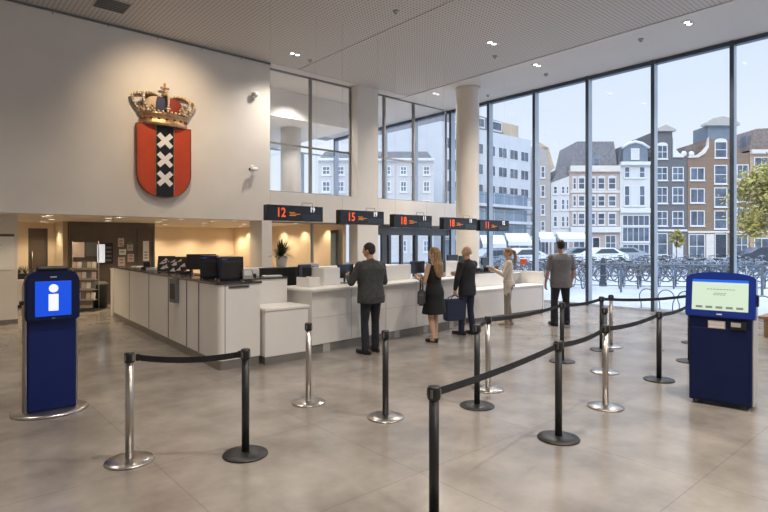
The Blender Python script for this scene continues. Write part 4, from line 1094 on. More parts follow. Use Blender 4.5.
t = thing('waste_bin', 'black waste bin beside the steel leaflet rack', 'bin', (*atd(100, 14.9), 0))
q = MB(); q.lathe([(0, 0), (.17, 0), (.20, .62), (.205, .66), (.19, .66), (.16, .02), (0, .02)], 28); q.build('body', M['black'], t)
q = MB(); q.lathe([(.12, .70), (.205, .66), (.21, .67), (.13, .74), (0, .75)], 28); q.build('lid', M['grey'], t)
t = thing('low_sideboard', 'low white sideboard behind the information kiosk', 'cabinet', (*atd(20, 15.2), 0), 0)
q = MB(); q.box(-.55, -.22, 0, .55, .22, .08); q.build('plinth', M['black'], t)
q = MB(); q.box(-.6, -.25, .08, .6, .25, .78, bev=.008); q.build('carcass', M['counter'], t)
for s in (-1, 1):
    q = MB(); q.box(min(0, s * .59) + .006, -.265, .1, max(0, s * .59) - .006, -.252, .76); q.build('door', M['counter'], t)
t = thing('small_planter', 'dark planter with green leaves on the white sideboard', 'plant', (atd(20.5, 15.2)[0] - .02, atd(20.5, 15.2)[1], .78), 0)
q = MB(); q.box(-.2, -.1, 0, .2, .1, .16, bev=.01); q.build('trough', M['black'], t)
q = MB(); rnd = random.Random(8)
for k in range(60):
    x0 = rnd.uniform(-.18, .18); a = rnd.uniform(0, 2 * PI); ln = rnd.uniform(.1, .28)
    b0 = Vector((x0, rnd.uniform(-.06, .06), .15)); dr = Vector((math.cos(a) * .5, math.sin(a) * .5, 1)).normalized(); sd = Vector((-math.sin(a), math.cos(a), 0)) * .014
    q.quad([b0 - sd * .4, b0 + sd * .4, b0 + dr * ln * .6 + sd, b0 + dr * ln]); 
q.build('leaves', M['leaf'], t)
# ================================================================== PEOPLE
def voxel(q, vs, smooth=6, fac=.5):
    me = bpy.data.meshes.new('tmp'); bmesh.ops.recalc_face_normals(q.bm, faces=q.bm.faces[:]); q.bm.to_mesh(me); q.bm.free()
    o = bpy.data.objects.new('tmp', me); C.objects.link(o)
    r = o.modifiers.new('r', 'REMESH'); r.mode = 'VOXEL'; r.voxel_size = vs; r.use_smooth_shade = True
    if smooth:
        s = o.modifiers.new('s', 'SMOOTH'); s.factor = fac; s.iterations = smooth
    dg = bpy.context.evaluated_depsgraph_get(); dg.update()
    res = bpy.data.meshes.new_from_object(o.evaluated_get(dg))
    bpy.data.objects.remove(o); bpy.data.meshes.remove(me)
    return res
def mk(name, me, mats, parent):
    me.name = name; me.materials.clear()
    for m in (mats if isinstance(mats, (list, tuple)) else [mats]): me.materials.append(m)
    for p in me.polygons: p.use_smooth = True
    o = bpy.data.objects.new(name, me); C.objects.link(o); o.parent = parent
    return o
def chain(q, pts, rs):
    for i in range(len(pts)):
        q.ball(pts[i], rs[i], seg=14, rings=8)
        if i: q.cyl(pts[i - 1], pts[i], rs[i - 1], rs[i], seg=14)
def loft(q, secs, seg=28, pw=2.3):
    """secs: (z, rx, ry, cx, cy) super-ellipse sections"""
    rings = []
    for z, rx, ry, cx, cy in secs:
        ring = []
        for k in range(seg):
            a = 2 * PI * k / seg; c, s = math.cos(a), math.sin(a)
            ring.append(q.bm.verts.new((cx + rx * math.copysign(abs(c) ** (2 / pw), c), cy + ry * math.copysign(abs(s) ** (2 / pw), s), z)))
        rings.append(ring)
    for a, b in zip(rings, rings[1:]):
        for k in range(seg): q.bm.faces.new((a[k], a[(k + 1) % seg], b[(k + 1) % seg], b[k]))
    q.bm.faces.new(list(reversed(rings[0]))); q.bm.faces.new(rings[-1])
def hand(q, wrist, d, n, side, curl=.5, spread=.02, k=1.0):
    """d: towards the fingers, n: palm normal (the fingers curl towards it), side: towards the thumb"""
    w = Vector(wrist); d = Vector(d).normalized(); n = Vector(n); n = (n - d * n.dot(d)).normalized(); s = d.cross(n)
    if s.dot(Vector(side)) < 0: s = -s
    def pt(a, b, c): return w + d * a * k + s * b * k + n * c * k
    for b in (-.028, -.009, .010, .028): chain(q, [pt(0, b * .6, 0), pt(.045, b, 0), pt(.088, b * 1.1, 0)], [.016 * k, .0155 * k, .0125 * k])
    for b, ln in ((-.032, .062), (-.011, .078), (.011, .082), (.032, .072)):
        p = [pt(.088, b * 1.1, 0)]; ang = 0; segs = (.45, .32, .23)
        for i, f in enumerate(segs):
            ang += curl * (0.55, .75, .55)[i]
            prev = p[-1]; p.append(prev + (d * math.cos(ang) + n * math.sin(ang) + s * (b * 1.2 if i == 0 else 0) * (1 - curl * .4)) * ln * f * k)
        chain(q, p, [.0105 * k, .0098 * k, .009 * k, .0078 * k])
    th = [pt(.018, .026, .004), pt(.045, .052, .012 + .015 * curl), pt(.072, .060, .022 + .03 * curl), pt(.092, .056 - .01 * curl, .03 + .035 * curl)]
    chain(q, th, [.015 * k, .0125 * k, .011 * k, .009 * k])

class Person:
    def __init__(self, x, y, rz, height, label, pose, female=False, build=1.0, skin='skin', face_turn=0.0, head_tilt=0.0):
        self.t = thing('person', label, 'person', (x, y, 0), rz)
        self.s = height / 1.75; s = self.s; self.f = female; self.b = build; self.p = pose
        self.skin = skin
        def V(*a): return Vector(a) * s
        hw = (.165 if female else .19) * (1 + (build - 1) * .5)
        self.lean = pose.get('lean', 0.0)
        ly = self.lean
        self.sh = {k: V(k * hw, -.012 + ly * .5, 1.41 if female else 1.388) for k in (-1, 1)}
        self.el = {k: V(*pose['elbow'][k]) for k in (-1, 1)}
        self.wr = {k: V(*pose['wrist'][k]) for k in (-1, 1)}
        self.hip = {k: V(k * .088, 0, .90) for k in (-1, 1)}
        self.kn = {k: V(*pose['knee'][k]) for k in (-1, 1)}
        self.an = {k: V(*pose['ankle'][k]) for k in (-1, 1)}
        self.V = V
        self.hm = Matrix.Translation(V(0, .0 + ly * .6, 1.53)) @ Matrix.Rotation(face_turn, 4, 'Z') @ Matrix.Rotation(head_tilt, 4, 'X') @ Matrix.Translation(V(0, 0, -1.53))
        self.body()
    def torso(self, q, inf=0.0, z0=.84, z1=1.47, flare=0.0, wb=1.0):
        b = self.b * wb; s = self.s; f = self.f; ly = self.lean
        if f: S0 = [(.80, .155, .110, 0), (.90, .172, .118, -.012), (.98, .160, .108, -.01), (1.07, .128, .088, 0), (1.14, .125, .086, .004), (1.25, .143, .112, .012), (1.34, .150, .108, .008), (1.41, .150, .078, -.005), (1.455, .10, .06, -.008), (1.49, .055, .05, -.008)]
        else: S0 = [(.80, .160, .110, 0), (.90, .172, .118, -.008), (.98, .168, .112, -.004), (1.07, .160, .108, .004), (1.14, .162, .108, .006), (1.25, .180, .118, .006), (1.34, .192, .118, .0), (1.40, .168, .092, -.008), (1.45, .108, .070, -.010), (1.49, .062, .055, -.010)]
        def at(z):
            for a, c in zip(S0, S0[1:]):
                if a[0] <= z <= c[0]:
                    k = (z - a[0]) / (c[0] - a[0]); return [a[i] + (c[i] - a[i]) * k for i in range(4)]
            return list(S0[0] if z < S0[0][0] else S0[-1])
        zs = sorted(set([z0, z1] + [v[0] for v in S0 if z0 < v[0] < z1] + ([z0 + (.80 - z0) * .5, .80] if z0 < .8 else [])))
        secs = []
        for z in zs:
            _, rx, ry, cy = at(max(z, .80)); fl = max(0, (.92 - z)) * flare
            lean = ly * max(0, (z - .95)) * 1.1
            secs.append((z * s, (rx * b + inf + fl) * s, (ry * (1 + (b - 1) * 1.5) + inf + fl) * s, 0, (cy + lean) * s))
        loft(q, secs)
    def body(self):
        s = self.s; V = self.V; q = MB(); f = self.f
        self.torso(q)
        ly = self.lean
        chain(q, [V(0, -.012 + ly * .5, 1.42), V(0, .004 + ly * .55, 1.56)], [.062 * s, .052 * s])
        k = .90 if f else 1.0
        def HB(c, r, mtx=None): q.ball(self.hm @ V(*c), tuple(v * s for v in r), seg=20, rings=14, mtx=self.hm.to_3x3().to_4x4())
        HB((0, .0, 1.652), (.075, .095, .098)); HB((0, .03, 1.615), (.066, .075, .085)); HB((0, .052, 1.568), (.046, .046, .040))
        HB((0, .108, 1.615), (.013, .020, .014)); HB((0, .101, 1.632), (.010, .014, .03))          # nose
        HB((0, .088, 1.66), (.05, .016, .014))                                                     # brow
        HB((0, .094, 1.580), (.022, .010, .012))                                                   # mouth
        for e in (-1, 1):
            HB((e * .076, -.004, 1.622), (.012, .022, .034))
            u, l = (.043, .034) if f else (.052, .040)
            chain(q, [self.sh[e], (self.sh[e] + self.el[e]) / 2, self.el[e], self.el[e].lerp(self.wr[e], .35), self.wr[e]], [(u + .008) * s, u * s, l * s, (l + .002) * s, .026 * s])
            hp = self.p['hand'][e]
            hand(q, self.wr[e], hp[0], hp[1], hp[2], hp[3], k=s * (.93 if f else 1.02))
            chain(q, [self.hip[e], self.hip[e].lerp(self.kn[e], .5), self.kn[e], self.kn[e].lerp(self.an[e], .3), self.an[e]], [.095 * s, .076 * s, .054 * s, .056 * s, .036 * s])
            a = self.an[e]; d = Vector((math.sin(self.p.get('toe', {}).get(e, .15 * e)), math.cos(self.p.get('toe', {}).get(e, .15 * e)), 0))
            self.toe = getattr(self, 'toe', {}); self.toe[e] = d
            chain(q, [a + Vector((0, 0, -.045 * s)) - d * .03 * s, a + d * .06 * s + Vector((0, 0, -.045 * s)), a + d * .15 * s + Vector((0, 0, -.058 * s))], [.034 * s, .034 * s, .024 * s])
        me = voxel(q, .0075, 5)
        b = bmesh.new(); b.from_mesh(me); nlips = self.hm @ V(0, .103, 1.578)
        for fc in b.faces:
            if (fc.calc_center_median() - nlips).length < .022 * s and abs(fc.calc_center_median().z - nlips.z) < .009 * s: fc.material_index = 1
        qq = MB(); qq.bm.free(); qq.bm = b
        for e in (-1, 1):
            qq.ball(self.hm @ V(e * .030, .086, 1.634), .0125 * s, mi=2, seg=12, rings=8); qq.ball(self.hm @ V(e * .030, .0935, 1.634), .0065 * s, mi=3, seg=10, rings=6)
        b.to_mesh(me); b.free()
        self.o = mk('body', me, [M[self.skin], M['lip'], M['eyew'], M['eyed']], self.t)
    def legs(self, q, inf, zend, hem=None, zt=1.0):
        s = self.s
        sec = []
        self.torso(q, inf * .7, .80, zt)
        for e in (-1, 1):
            a = self.an[e].copy(); a.z = zend * s
            k0 = self.hip[e]; k1 = self.kn[e]
            h = hem or .062
            chain(q, [k0, k0.lerp(k1, .5), k1, k1.lerp(a, .5), a], [(.098 + inf) * s, (.080 + inf) * s, (.060 + inf) * s, ((h + .060 + inf) / 2) * s, h * s])
    def sleeve(self, q, inf, frac=1.0, cuff=.045):
        s = self.s
        for e in (-1, 1):
            u = (.050 if self.f else .060) + inf; l = (.040 if self.f else .048) + inf
            if frac >= 1: chain(q, [self.sh[e], (self.sh[e] + self.el[e]) / 2, self.el[e], self.el[e].lerp(self.wr[e], .5), self.el[e].lerp(self.wr[e], .93)], [(u + .010) * s, u * s, (l + .004) * s, l * s, cuff * s])
            else: chain(q, [self.sh[e], self.sh[e].lerp(self.el[e], .5), self.sh[e].lerp(self.el[e], frac)], [(u + .008) * s, u * s, (u + .004) * s])
    def shoes(self, m, boot=False):
        s = self.s
        for e in (-1, 1):
            a = self.an[e]; d = self.toe[e]; q = MB()
            base = Vector((a.x, a.y, .0)); h = .045 * s; s = s * (.84 if self.f else 1.0)
            sole = []
            for (u, r) in ((-.075, .036), (-.03, .040), (.03, .040), (.09, .045), (.14, .044), (.19, .032)):
                q.ball(base + d * u * s + Vector((0, 0, max(h * (1 if u < .1 else .8), .03))), (r * s, r * s, (.045 if u < .08 else .034) * s), seg=14, rings=8)
                q.box(-.5, -.5, 0, .5, .5, .03, mtx=Matrix.Translation(base + d * u * s) @ Matrix.Diagonal((r * 1.7 * s, r * 1.5 * s, 1, 1)))
            if boot: chain(q, [base + Vector((0, 0, .05)), base + Vector((0, 0, .115 * s))], [.045 * s, .046 * s])
            me = voxel(q, .008, 5)
            for v in me.vertices: v.co.z = max(v.co.z, .002)
            mk('shoe', me, m, self.t)
    def hair_cap(self, m, extra=None, back=1.0, vs=.0075, name='hair', inf=.010, low=1.60):
        s = self.s; V = self.V; q = MB()
        def HB(c, r): q.ball(self.hm @ V(*c), tuple(v * s for v in r), seg=20, rings=14, mtx=self.hm.to_3x3().to_4x4())
        HB((0, -.010, 1.665), (.075 + inf, .092 + inf, .086 + inf)); HB((0, -.035, 1.625), (.070 + inf, .062 + inf, .070))
        if extra: extra(q)
        me = voxel(q, vs, 4)
        b = bmesh.new(); b.from_mesh(me)
        inv = self.hm.inverted()
        # cut away over the face
        dl = []
        for v in b.verts:
            c = (inv @ v.co) / s
            if c.y > .045 and c.z < 1.685 and abs(c.x) < .075 and c.z > 1.45: dl.append(v)
            elif c.z < low and c.y > -.02 and c.z > 1.5 and abs(c.x) < .09 and not self.f: dl.append(v)
        bmesh.ops.delete(b, geom=dl, context='VERTS'); b.to_mesh(me); b.free()
        return mk(name, me, m, self.t)

# ---- 1: man in a charcoal jacket at the counter
p = Person(*gp(371, 353), R(-4), 1.80, 'man in a charcoal jacket and dark trousers standing at the counter', dict(
    lean=.05,
    elbow={-1: (-.31, .10, 1.13), 1: (.31, .06, 1.12)}, wrist={-1: (-.20, .35, 1.20), 1: (.12, .34, 1.18)},
    hand={-1: ((.25, 1, .1), (1, 0, .2), (0, .2, 1), .7), 1: ((-.5, 1, .1), (-1, 0, .2), (0, .2, 1), .7)},
    knee={-1: (-.105, .03, .50), 1: (.12, .05, .50)}, ankle={-1: (-.12, -.03, .085), 1: (.13, .06, .085)}), build=1.2, face_turn=R(30), head_tilt=R(-8))
q = MB(); p.legs(q, .004, .045, .066); mk('trousers', voxel(q, .011, 4), M['trdark'], p.t)
q = MB(); p.torso(q, .024, .80, 1.475, .10); p.sleeve(q, .008, 1, .046)
chain(q, [p.V(-.06, -.02 + .02, 1.475), p.V(0, -.065 + .02, 1.492), p.V(.06, -.02 + .02, 1.475)], [.018, .02, .018]); mk('jacket', voxel(q, .010, 5), M['jacketgrey'], p.t)
p.shoes(M['shoe']); p.hair_cap(M['hairdark'])
# ---- 2: woman in a black dress
p2 = Person(*gp(434, 341.5), R(2), 1.72, 'blond woman in a sleeveless black dress with a grey handbag', dict(
    elbow={-1: (-.26, .0, 1.11), 1: (.22, .12, 1.12)}, wrist={-1: (-.19, .25, 1.18), 1: (.05, .32, 1.18)},
    hand={-1: ((.3, 1, .2), (1, 0, .2), (0, .2, 1), .6), 1: ((-.5, 1, .2), (-1, 0, .2), (0, .2, 1), .6)},
    knee={-1: (-.07, .02, .49), 1: (.075, .03, .49)}, ankle={-1: (-.065, -.05, .085), 1: (.075, .03, .085)}), female=True, build=1.08, skin='skin2', face_turn=R(25))
q = MB(); p2.torso(q, .014, .52, 1.425, .16); 
for e in (-1, 1): chain(q, [p2.V(e * .10, -.01, 1.38), p2.V(e * .115, -.012, 1.45)], [.035, .028])
mk('dress', voxel(q, .010, 5), M['dress'], p2.t)
p2.shoes(M['shoe'])
def longhair(q, P=p2):
    for k in range(13):
        a = R(200 + k * 11.6); x, y = .083 * math.cos(a), .095 * math.sin(a) - .01
        top = P.hm @ P.V(x, y, 1.66)
        chain(q, [top, P.hm @ P.V(x * 1.12, y * 1.1, 1.55), P.V(x * 1.25, y * .8 - .07, 1.42), P.V(x * 1.1, y * .5 - .105, 1.30), P.V(x * .9, y * .3 - .11, 1.19 + .04 * abs(math.cos(a)))], [.026, .026, .028, .025, .010])
p2.hair_cap(M['hairblond'], longhair, inf=.012)
bg = thing('handbag', 'dark grey leather handbag hanging on the arm of the blond woman', 'bag', tuple(Vector((p2.t.location.x, p2.t.location.y, 0)) + Matrix.Rotation(R(2), 4, 'Z') @ Vector((-.335, .0, 0))), R(42))
q = MB(); pr = [(-.20, .70), (.20, .70), (.185, .90), (.12, .965), (-.12, .965), (-.185, .90)]
q.prism(pr, -.065, .065); bmesh.ops.bevel(q.bm, geom=q.bm.edges[:], offset=.028, segments=3, affect='EDGES'); bo = q.build('bag_body', M['baggrey'], bg)
q = MB(); q.box(-.14, -.072, .82, .14, -.066, .95, bev=.003); q.build('flap', M['baggrey'], bo)
for s_ in (-1, 1):
    q = MB(); q.tube([(-.12, s_ * .02, .955), (-.115, s_ * .02, 1.08), (-.03, s_ * .018, 1.17), (.03, s_ * .016, 1.185), (.075, s_ * .018, 1.16), (.115, s_ * .02, 1.08), (.12, s_ * .02, .955)], .009, 8); q.build('handle', M['baggrey'], bg)
# ---- 3: bald man with the navy tote
p3 = Person(*gp(467, 334.5), R(-2), 1.74, 'bald man in a black suit jacket and navy trousers with a tote', dict(
    elbow={-1: (-.29, -.01, 1.12), 1: (.27, .14, 1.12)}, wrist={-1: (-.275, .06, .90), 1: (.12, .34, 1.16)},
    hand={-1: ((0, .05, -1), (.9, .1, 0), (0, 1, 0), 1.5), 1: ((-.4, 1, .2), (-1, 0, .2), (0, .2, 1), .6)},
    knee={-1: (-.095, .05, .49), 1: (.10, .0, .49)}, ankle={-1: (-.11, .05, .085), 1: (.11, -.06, .085)}), build=1.0, skin='skin2', face_turn=R(20))
q = MB(); p3.legs(q, .004, .045, .062); mk('trousers', voxel(q, .011, 4), M['trnavy'], p3.t)
q = MB(); p3.torso(q, .022, .78, 1.475, .10); p3.sleeve(q, .006, 1, .042)
chain(q, [p3.V(-.06, 0, 1.475), p3.V(0, -.055, 1.492), p3.V(.06, 0, 1.475)], [.017, .019, .017]); mk('suit_jacket', voxel(q, .010, 5), M['suit'], p3.t)
p3.shoes(M['shoe'])
q = MB()
for k in range(11):
    a = R(190 + k * 16); q.ball(p3.hm @ p3.V(.070 * math.cos(a), .080 * math.sin(a) - .010, 1.612), (.014, .014, .030), seg=10, rings=8)
mk('hair', voxel(q, .005, 3), M['hairgrey'], p3.t)
hp = p3.t.matrix_basis @ p3.wr[-1]
hl = Vector((p3.t.location.x, p3.t.location.y, 0)) + Matrix.Rotation(R(-2), 4, 'Z') @ (p3.wr[-1] + Vector((.005, .02, 0)))
bg = thing('tote_bag', 'navy tote bag held in the left hand of the bald man', 'bag', (hl.x, hl.y, 0), R(-18))
zb = .295; ht = .42
q = MB(); q.prism([(-.215, zb), (.215, zb), (.235, zb + ht), (-.235, zb + ht)], -.075, .075); 
bmesh.ops.bevel(q.bm, geom=q.bm.edges[:], offset=.018, segments=2, affect='EDGES'); q.build('bag_body', M['bagnavy'], bg)
hz = hl.z - .115
for s_ in (-1, 1):
    q = MB(); q.tube([(-.12, s_ * .068, zb + ht - .03), (-.11, s_ * .055, zb + ht + .02), (-.03, s_ * .012, hz), (.03, s_ * .012, hz), (.11, s_ * .055, zb + ht + .02), (.12, s_ * .068, zb + ht - .03)], .008, 8); q.build('handle', M['bagnavy'], bg)
# ---- 4: woman in a cream blouse
p4 = Person(*gp(508, 324.5), R(38), 1.69, 'woman with a blond ponytail in a cream blouse and beige trousers', dict(
    elbow={-1: (-.22, .10, 1.14), 1: (.22, .11, 1.13)}, wrist={-1: (-.10, .31, 1.26), 1: (.10, .32, 1.24)},
    hand={-1: ((.3, 1, .3), (1, 0, .2), (0, .2, 1), .8), 1: ((-.3, 1, .3), (-1, 0, .2), (0, .2, 1), .8)},
    knee={-1: (-.075, .03, .49), 1: (.08, .0, .49)}, ankle={-1: (-.075, .04, .085), 1: (.085, -.06, .085)}), female=True, build=.95, skin='skin2', face_turn=R(8))
q = MB(); p4.legs(q, .003, .07, .050, 1.02); mk('trousers', voxel(q, .010, 4), M['beige'], p4.t)
q = MB(); p4.torso(q, .020, .94, 1.47, .0); p4.sleeve(q, .006, 1, .036); mk('blouse', voxel(q, .010, 5), M['blouse'], p4.t)
q = MB()
for k in range(15):
    a = R(150 + k * 15); x, y = .185 * math.cos(a), .14 * math.sin(a)
    ln = .08 + .03 * math.sin(k * 2.1) + (.20 if k in (0, 1, 2, 3) else 0)
    chain(q, [p4.V(x * .9, y * .9, 1.00), p4.V(x * 1.05, y * 1.05, .92), p4.V(x * 1.08, y * 1.08, .98 - ln)], [.022, .022, .012])
mk('tied_jacket', voxel(q, .010, 3), M['blouse'], p4.t)
p4.shoes(M['shoebeige'])
def pony(q, P=p4):
    chain(q, [P.hm @ P.V(0, -.10, 1.69), P.hm @ P.V(0, -.15, 1.66), P.V(0, -.165, 1.55), P.V(.01, -.16, 1.42), P.V(.01, -.15, 1.30)], [.03, .034, .036, .030, .010])
p4.hair_cap(M['hairblond'], pony, inf=.008)
# ---- 5: man in a grey tee
p5 = Person(*gp(560.5, 325), R(-38), 1.87, 'man in a grey tee shirt and dark trousers walking towards the windows', dict(
    elbow={-1: (-.275, -.03, 1.12), 1: (.275, .0, 1.12)}, wrist={-1: (-.295, .05, .87), 1: (.285, .12, .89)},
    hand={-1: ((.0, .1, -1), (.9, .1, 0), (.2, 1, 0), .55), 1: ((.0, .2, -1), (-.9, .1, 0), (-.2, 1, 0), .55)},
    knee={-1: (-.13, .0, .50), 1: (.14, .06, .50)}, ankle={-1: (-.15, -.06, .085), 1: (.155, .08, .085)}), build=1.12, skin='skin', face_turn=R(4))
q = MB(); p5.legs(q, .012, .045, .078); mk('trousers', voxel(q, .011, 4), M['trdark'], p5.t)
q = MB(); p5.torso(q, .022, .77, 1.465, .06); p5.sleeve(q, .004, .80); mk('tee_shirt', voxel(q, .010, 5), M['tee'], p5.t)
p5.shoes(M['shoe']); p5.hair_cap(M['hairdark'], inf=.006)
# ================================================================== OUTSIDE
def hp_(px, d):                                     # world point of a house front corner
    x, y = atd(px, d); return (x, y, -.02)
class House:
    """canal house whose front stands across the square; local x along the front, y away from us"""
    def __init__(self, px0, px1, d, label, name='canal_house', rot=None):
        self.px0, self.d = px0, d
        self.t = thing(name, label, 'house', hp_(px0, d), CAMROT if rot is None else rot)
        self.w = (px1 - px0) / F * d - .03
    def x(self, px): return (px - self.px0) / F * self.d
    def z(self, y): return zat(y, self.d) + .02
    def poly(self, name, pts, y0, y1, m, parent=None):
        q = MB(); q.prism([(self.x(a), max(self.z(b), 0)) for a, b in pts], y0, y1); return q.build(name, M[m], parent or self.t)
    def wall(self, px1, ytop, m, depth=7, pts=None):
        self.f = self.poly('facade', pts or [(self.px0, 262), (px1 - .3, 262), (px1 - .3, ytop), (self.px0, ytop)], 0, depth, m); return self.f
    def win(self, a, b, c, d_, nv=1, nh=1, pane='hp', arch=False, fw=.10, lintel=None, name='window', sill=True, proud=.05):
        x0, x1, z1, z0 = self.x(a), self.x(b), self.z(c), max(self.z(d_), .03)
        q = MB()
        q.frame(x0, z0, x1, z1, fw, -proud, -.002)
        for k in range(1, nv + 1): 
            xx = x0 + (x1 - x0) * k / (nv + 1); q.box(xx - .03, -proud + .01, z0 + fw, xx + .03, -.002, z1 - fw)
        for k in range(1, nh + 1):
            zz = z0 + (z1 - z0) * k / (nh + 1); q.box(x0 + fw, -proud + .008, zz - .035, x1 - fw, -.002, zz + .035)
        if sill: q.box(x0 - .06, -proud - .08, z0 - .10, x1 + .06, -.002, z0)
        if arch:
            xc = (x0 + x1) / 2; rr = (x1 - x0) / 2
            q.prism([(xc + rr * math.cos(t), z1 + rr * .5 * math.sin(t)) for t in [PI * k / 12 for k in range(13)]], -proud, -.002)
        if lintel: q.box(x0 - .05, -proud - .02, z1, x1 + .05, -.002, z1 + lintel)
        f = q.build(name, M['hw'], self.t)
        q = MB(); q.box(x0 + fw, -.02, z0 + fw, x1 - fw, -.003, z1 - fw); q.build('pane', M[pane], f)
        return f
    def band(self, a, b, c, d_, m='hw', out=.22, name='cornice'):
        q = MB(); q.box(self.x(a), -out, self.z(d_), self.x(b), -.001, self.z(c), bev=.03, seg=1); return q.build(name, M[m], self.t)

# mansard house (pinkish brick, white bands)
h = House(570, 619.5, 62, 'pinkish brick canal house with white bands and a slate mansard roof')
h.wall(619.5, 170, 'hpink')
h.poly('mansard_roof', [(571, 170), (619, 170), (615, 141), (578, 141)], .3, 6.5, 'slate')
h.band(569.7, 619.4, 166, 172, 'hcream', .35); h.band(569.8, 619.3, 190.5, 193, 'hcream', .12, 'stone_band'); h.band(569.8, 619.3, 208, 211, 'hcream', .12, 'stone_band'); h.band(569.7, 619.4, 227, 232.5, 'hw', .4, 'shop_cornice')
for (a, b) in ((572.5, 576.5), (578, 585), (590, 595.5), (597.5, 605), (608, 616)):
    for (c, d_) in ((177.5, 189.5), (195.5, 206.5), (213, 225)): h.win(a, b, c, d_, 0, 1, arch=c < 180, lintel=.12)
h.win(573, 585, 235, 254, 1, 0); h.win(605, 616, 235, 251, 1, 1); h.win(592, 600, 237, 259, 0, 0, 'doorgreen', name='door', sill=False)
for a, b in ((592, 600),): 
    q = MB(); q.prism([(h.x(a), h.z(170)), (h.x(b), h.z(170)), (h.x(b), h.z(158)), (h.x((a + b) / 2), h.z(153)), (h.x(a), h.z(158))], -.1, 1.5); dm = q.build('dormer', M['hblue'], h.t)
    q = MB(); q.box(h.x(a + 2), -.14, h.z(168), h.x(b - 2), -.1, h.z(159)); q.build('pane', M['hp'], dm)
for a in (608, 611, 614):
    q = MB(); q.box(h.x(a), 2, h.z(143), h.x(a + 2.2), 2.8, h.z(139)); q.build('chimney_pot', M['chim'], h.t)
q = MB(); q.box(h.x(607), 1.8, h.z(146), h.x(617), 3.0, h.z(142)); q.build('chimney', M['chim'], h.t)
# white house with blue dormer
h = House(619.7, 650.5, 62, 'white canal house with a blue grey dormer and tall ground floor glazing')
h.wall(650.5, 164, 'hwhite')
h.poly('roof', [(620, 164), (650, 164), (648, 143), (622.5, 146)], .6, 6.5, 'slate')
q = MB(); q.prism([(h.x(622.5), h.z(164)), (h.x(648), h.z(164)), (h.x(647), h.z(147)), (h.x(642), h.z(143.8)), (h.x(635), h.z(142.3)), (h.x(628), h.z(143.8)), (h.x(623.5), h.z(147))], -.05, 1.2); dm = q.build('dormer', M['hblue'], h.t)
q = MB(); q.tube([(h.x(621.5), -.1, h.z(148)), (h.x(628), -.1, h.z(143.6)), (h.x(635), -.1, h.z(141.9)), (h.x(642), -.1, h.z(143.6)), (h.x(649), -.1, h.z(148))], .17, 6); q.build('pediment', M['hw'], dm)
q = MB(); q.frame(h.x(630.5), h.z(160), h.x(639), h.z(148.5), .14, -.12, -.05); f = q.build('dormer_window', M['hw'], dm)
q = MB(); q.box(h.x(631.4), -.08, h.z(159), h.x(638.1), -.052, h.z(149.5)); q.build('dormer_pane', M['hcurtain'], dm)
h.band(619.8, 650.3, 162, 165.5, 'hw', .4); h.band(619.8, 650.3, 208.5, 213, 'hw', .3)
for (a, b) in ((624, 630), (639, 645.2)): h.win(a, b, 166.5, 178, 0, 1)
h.win(631, 638, 167, 178, 0, 0, 'hcurtain')
for (a, b, p_) in ((624, 630, 'hp'), (631.2, 638, 'hcurtain'), (639, 645.2, 'hp')): h.win(a, b, 185.5, 206, 0, 1, p_)
h.win(622, 649.5, 215, 226, 4, 0); h.win(622, 649.5, 227, 242, 4, 0); h.win(622, 649.5, 244, 257.5, 4, 0)
# dark grey neck gable
h = House(650.8, 687.2, 62, 'dark grey brick canal house with a white scrolled neck gable')
h.wall(687.2, 158, 'hgrey', pts=[(650.8, 262), (686.9, 262), (686.9, 157), (673, 157), (672.2, 131), (655.5, 131), (654.5, 157), (650.8, 157)])
h.poly('roof', [(652, 157), (686.5, 157), (671, 139), (658, 139)], .8, 6.8, 'tile')
h.poly('pediment', [(653.5, 131.5), (675, 131.5), (674, 129.5), (664.5, 125.2), (655, 129.5)], -.35, .5, 'hped')
for s_ in (0, 1):
    c = [(672.4, 138), (674.3, 148), (678, 153), (683, 155.5), (683, 157.5), (672.4, 157.5)]
    if s_: c = [(655.2 - (a - 672.4) * .35, b) for a, b in c][::-1]
    h.poly('scroll', c, -.18, .25, 'hw')
q = MB(); q.ball((h.x(683.5), -.08, h.z(153.8)), (.32, .16, .32), seg=16, rings=10); q.build('scroll_ball', M['hw'], h.t)
h.win(657, 667.5, 145, 159, 1, 1, arch=True)
for c, d_ in ((167, 180.5), (187, 203.5), (211, 226)):
    h.win(656.5, 667.5, c, d_, 1, 1); h.win(672, 683.5, c, d_, 1, 1)
h.win(657, 667.5, 233, 255, 0, 1); h.win(672.5, 683, 234, 258.5, 0, 1, 'hcurtain', name='door', sill=False)
h.band(651, 687, 229.5, 231.5, 'hw', .15, 'stone_band')
# brown brick neck gable
h = House(687.5, 749.5, 62, 'brown brick canal house with a tall neck gable and white pediment')
h.wall(749.5, 155, 'hbrown', pts=[(687.5, 262), (749.2, 262), (749.2, 153), (741, 153), (738, 150), (735, 146), (733, 139), (708, 139), (706.5, 147), (703, 152), (697, 156), (687.5, 157)])
h.poly('gable_neck', [(708, 139.2), (733, 139.2), (733, 125.5), (708, 125.5)], .0, 3, 'hblue')
h.poly('pediment', [(703.5, 126), (737.5, 126), (737, 123.6), (730, 119), (720.5, 117.2), (711, 119), (704, 123.6)], -.45, .6, 'hped')
h.poly('roof', [(689, 157), (748, 153), (742, 141), (692, 144)], 1.0, 6.8, 'tile')
h.poly('scroll', [(708.2, 137), (706.5, 146), (702.5, 151), (697, 155), (688, 156), (688, 158), (698, 157.5), (704.5, 153.5), (708.2, 147.5)], -.15, .2, 'hcream')
q = MB(); q.ball((h.x(691), -.08, h.z(154)), (.32, .16, .32), seg=16, rings=10); q.build('scroll_ball', M['hw'], h.t)
h.win(714.5, 727, 141.5, 158, 0, 1, arch=True)
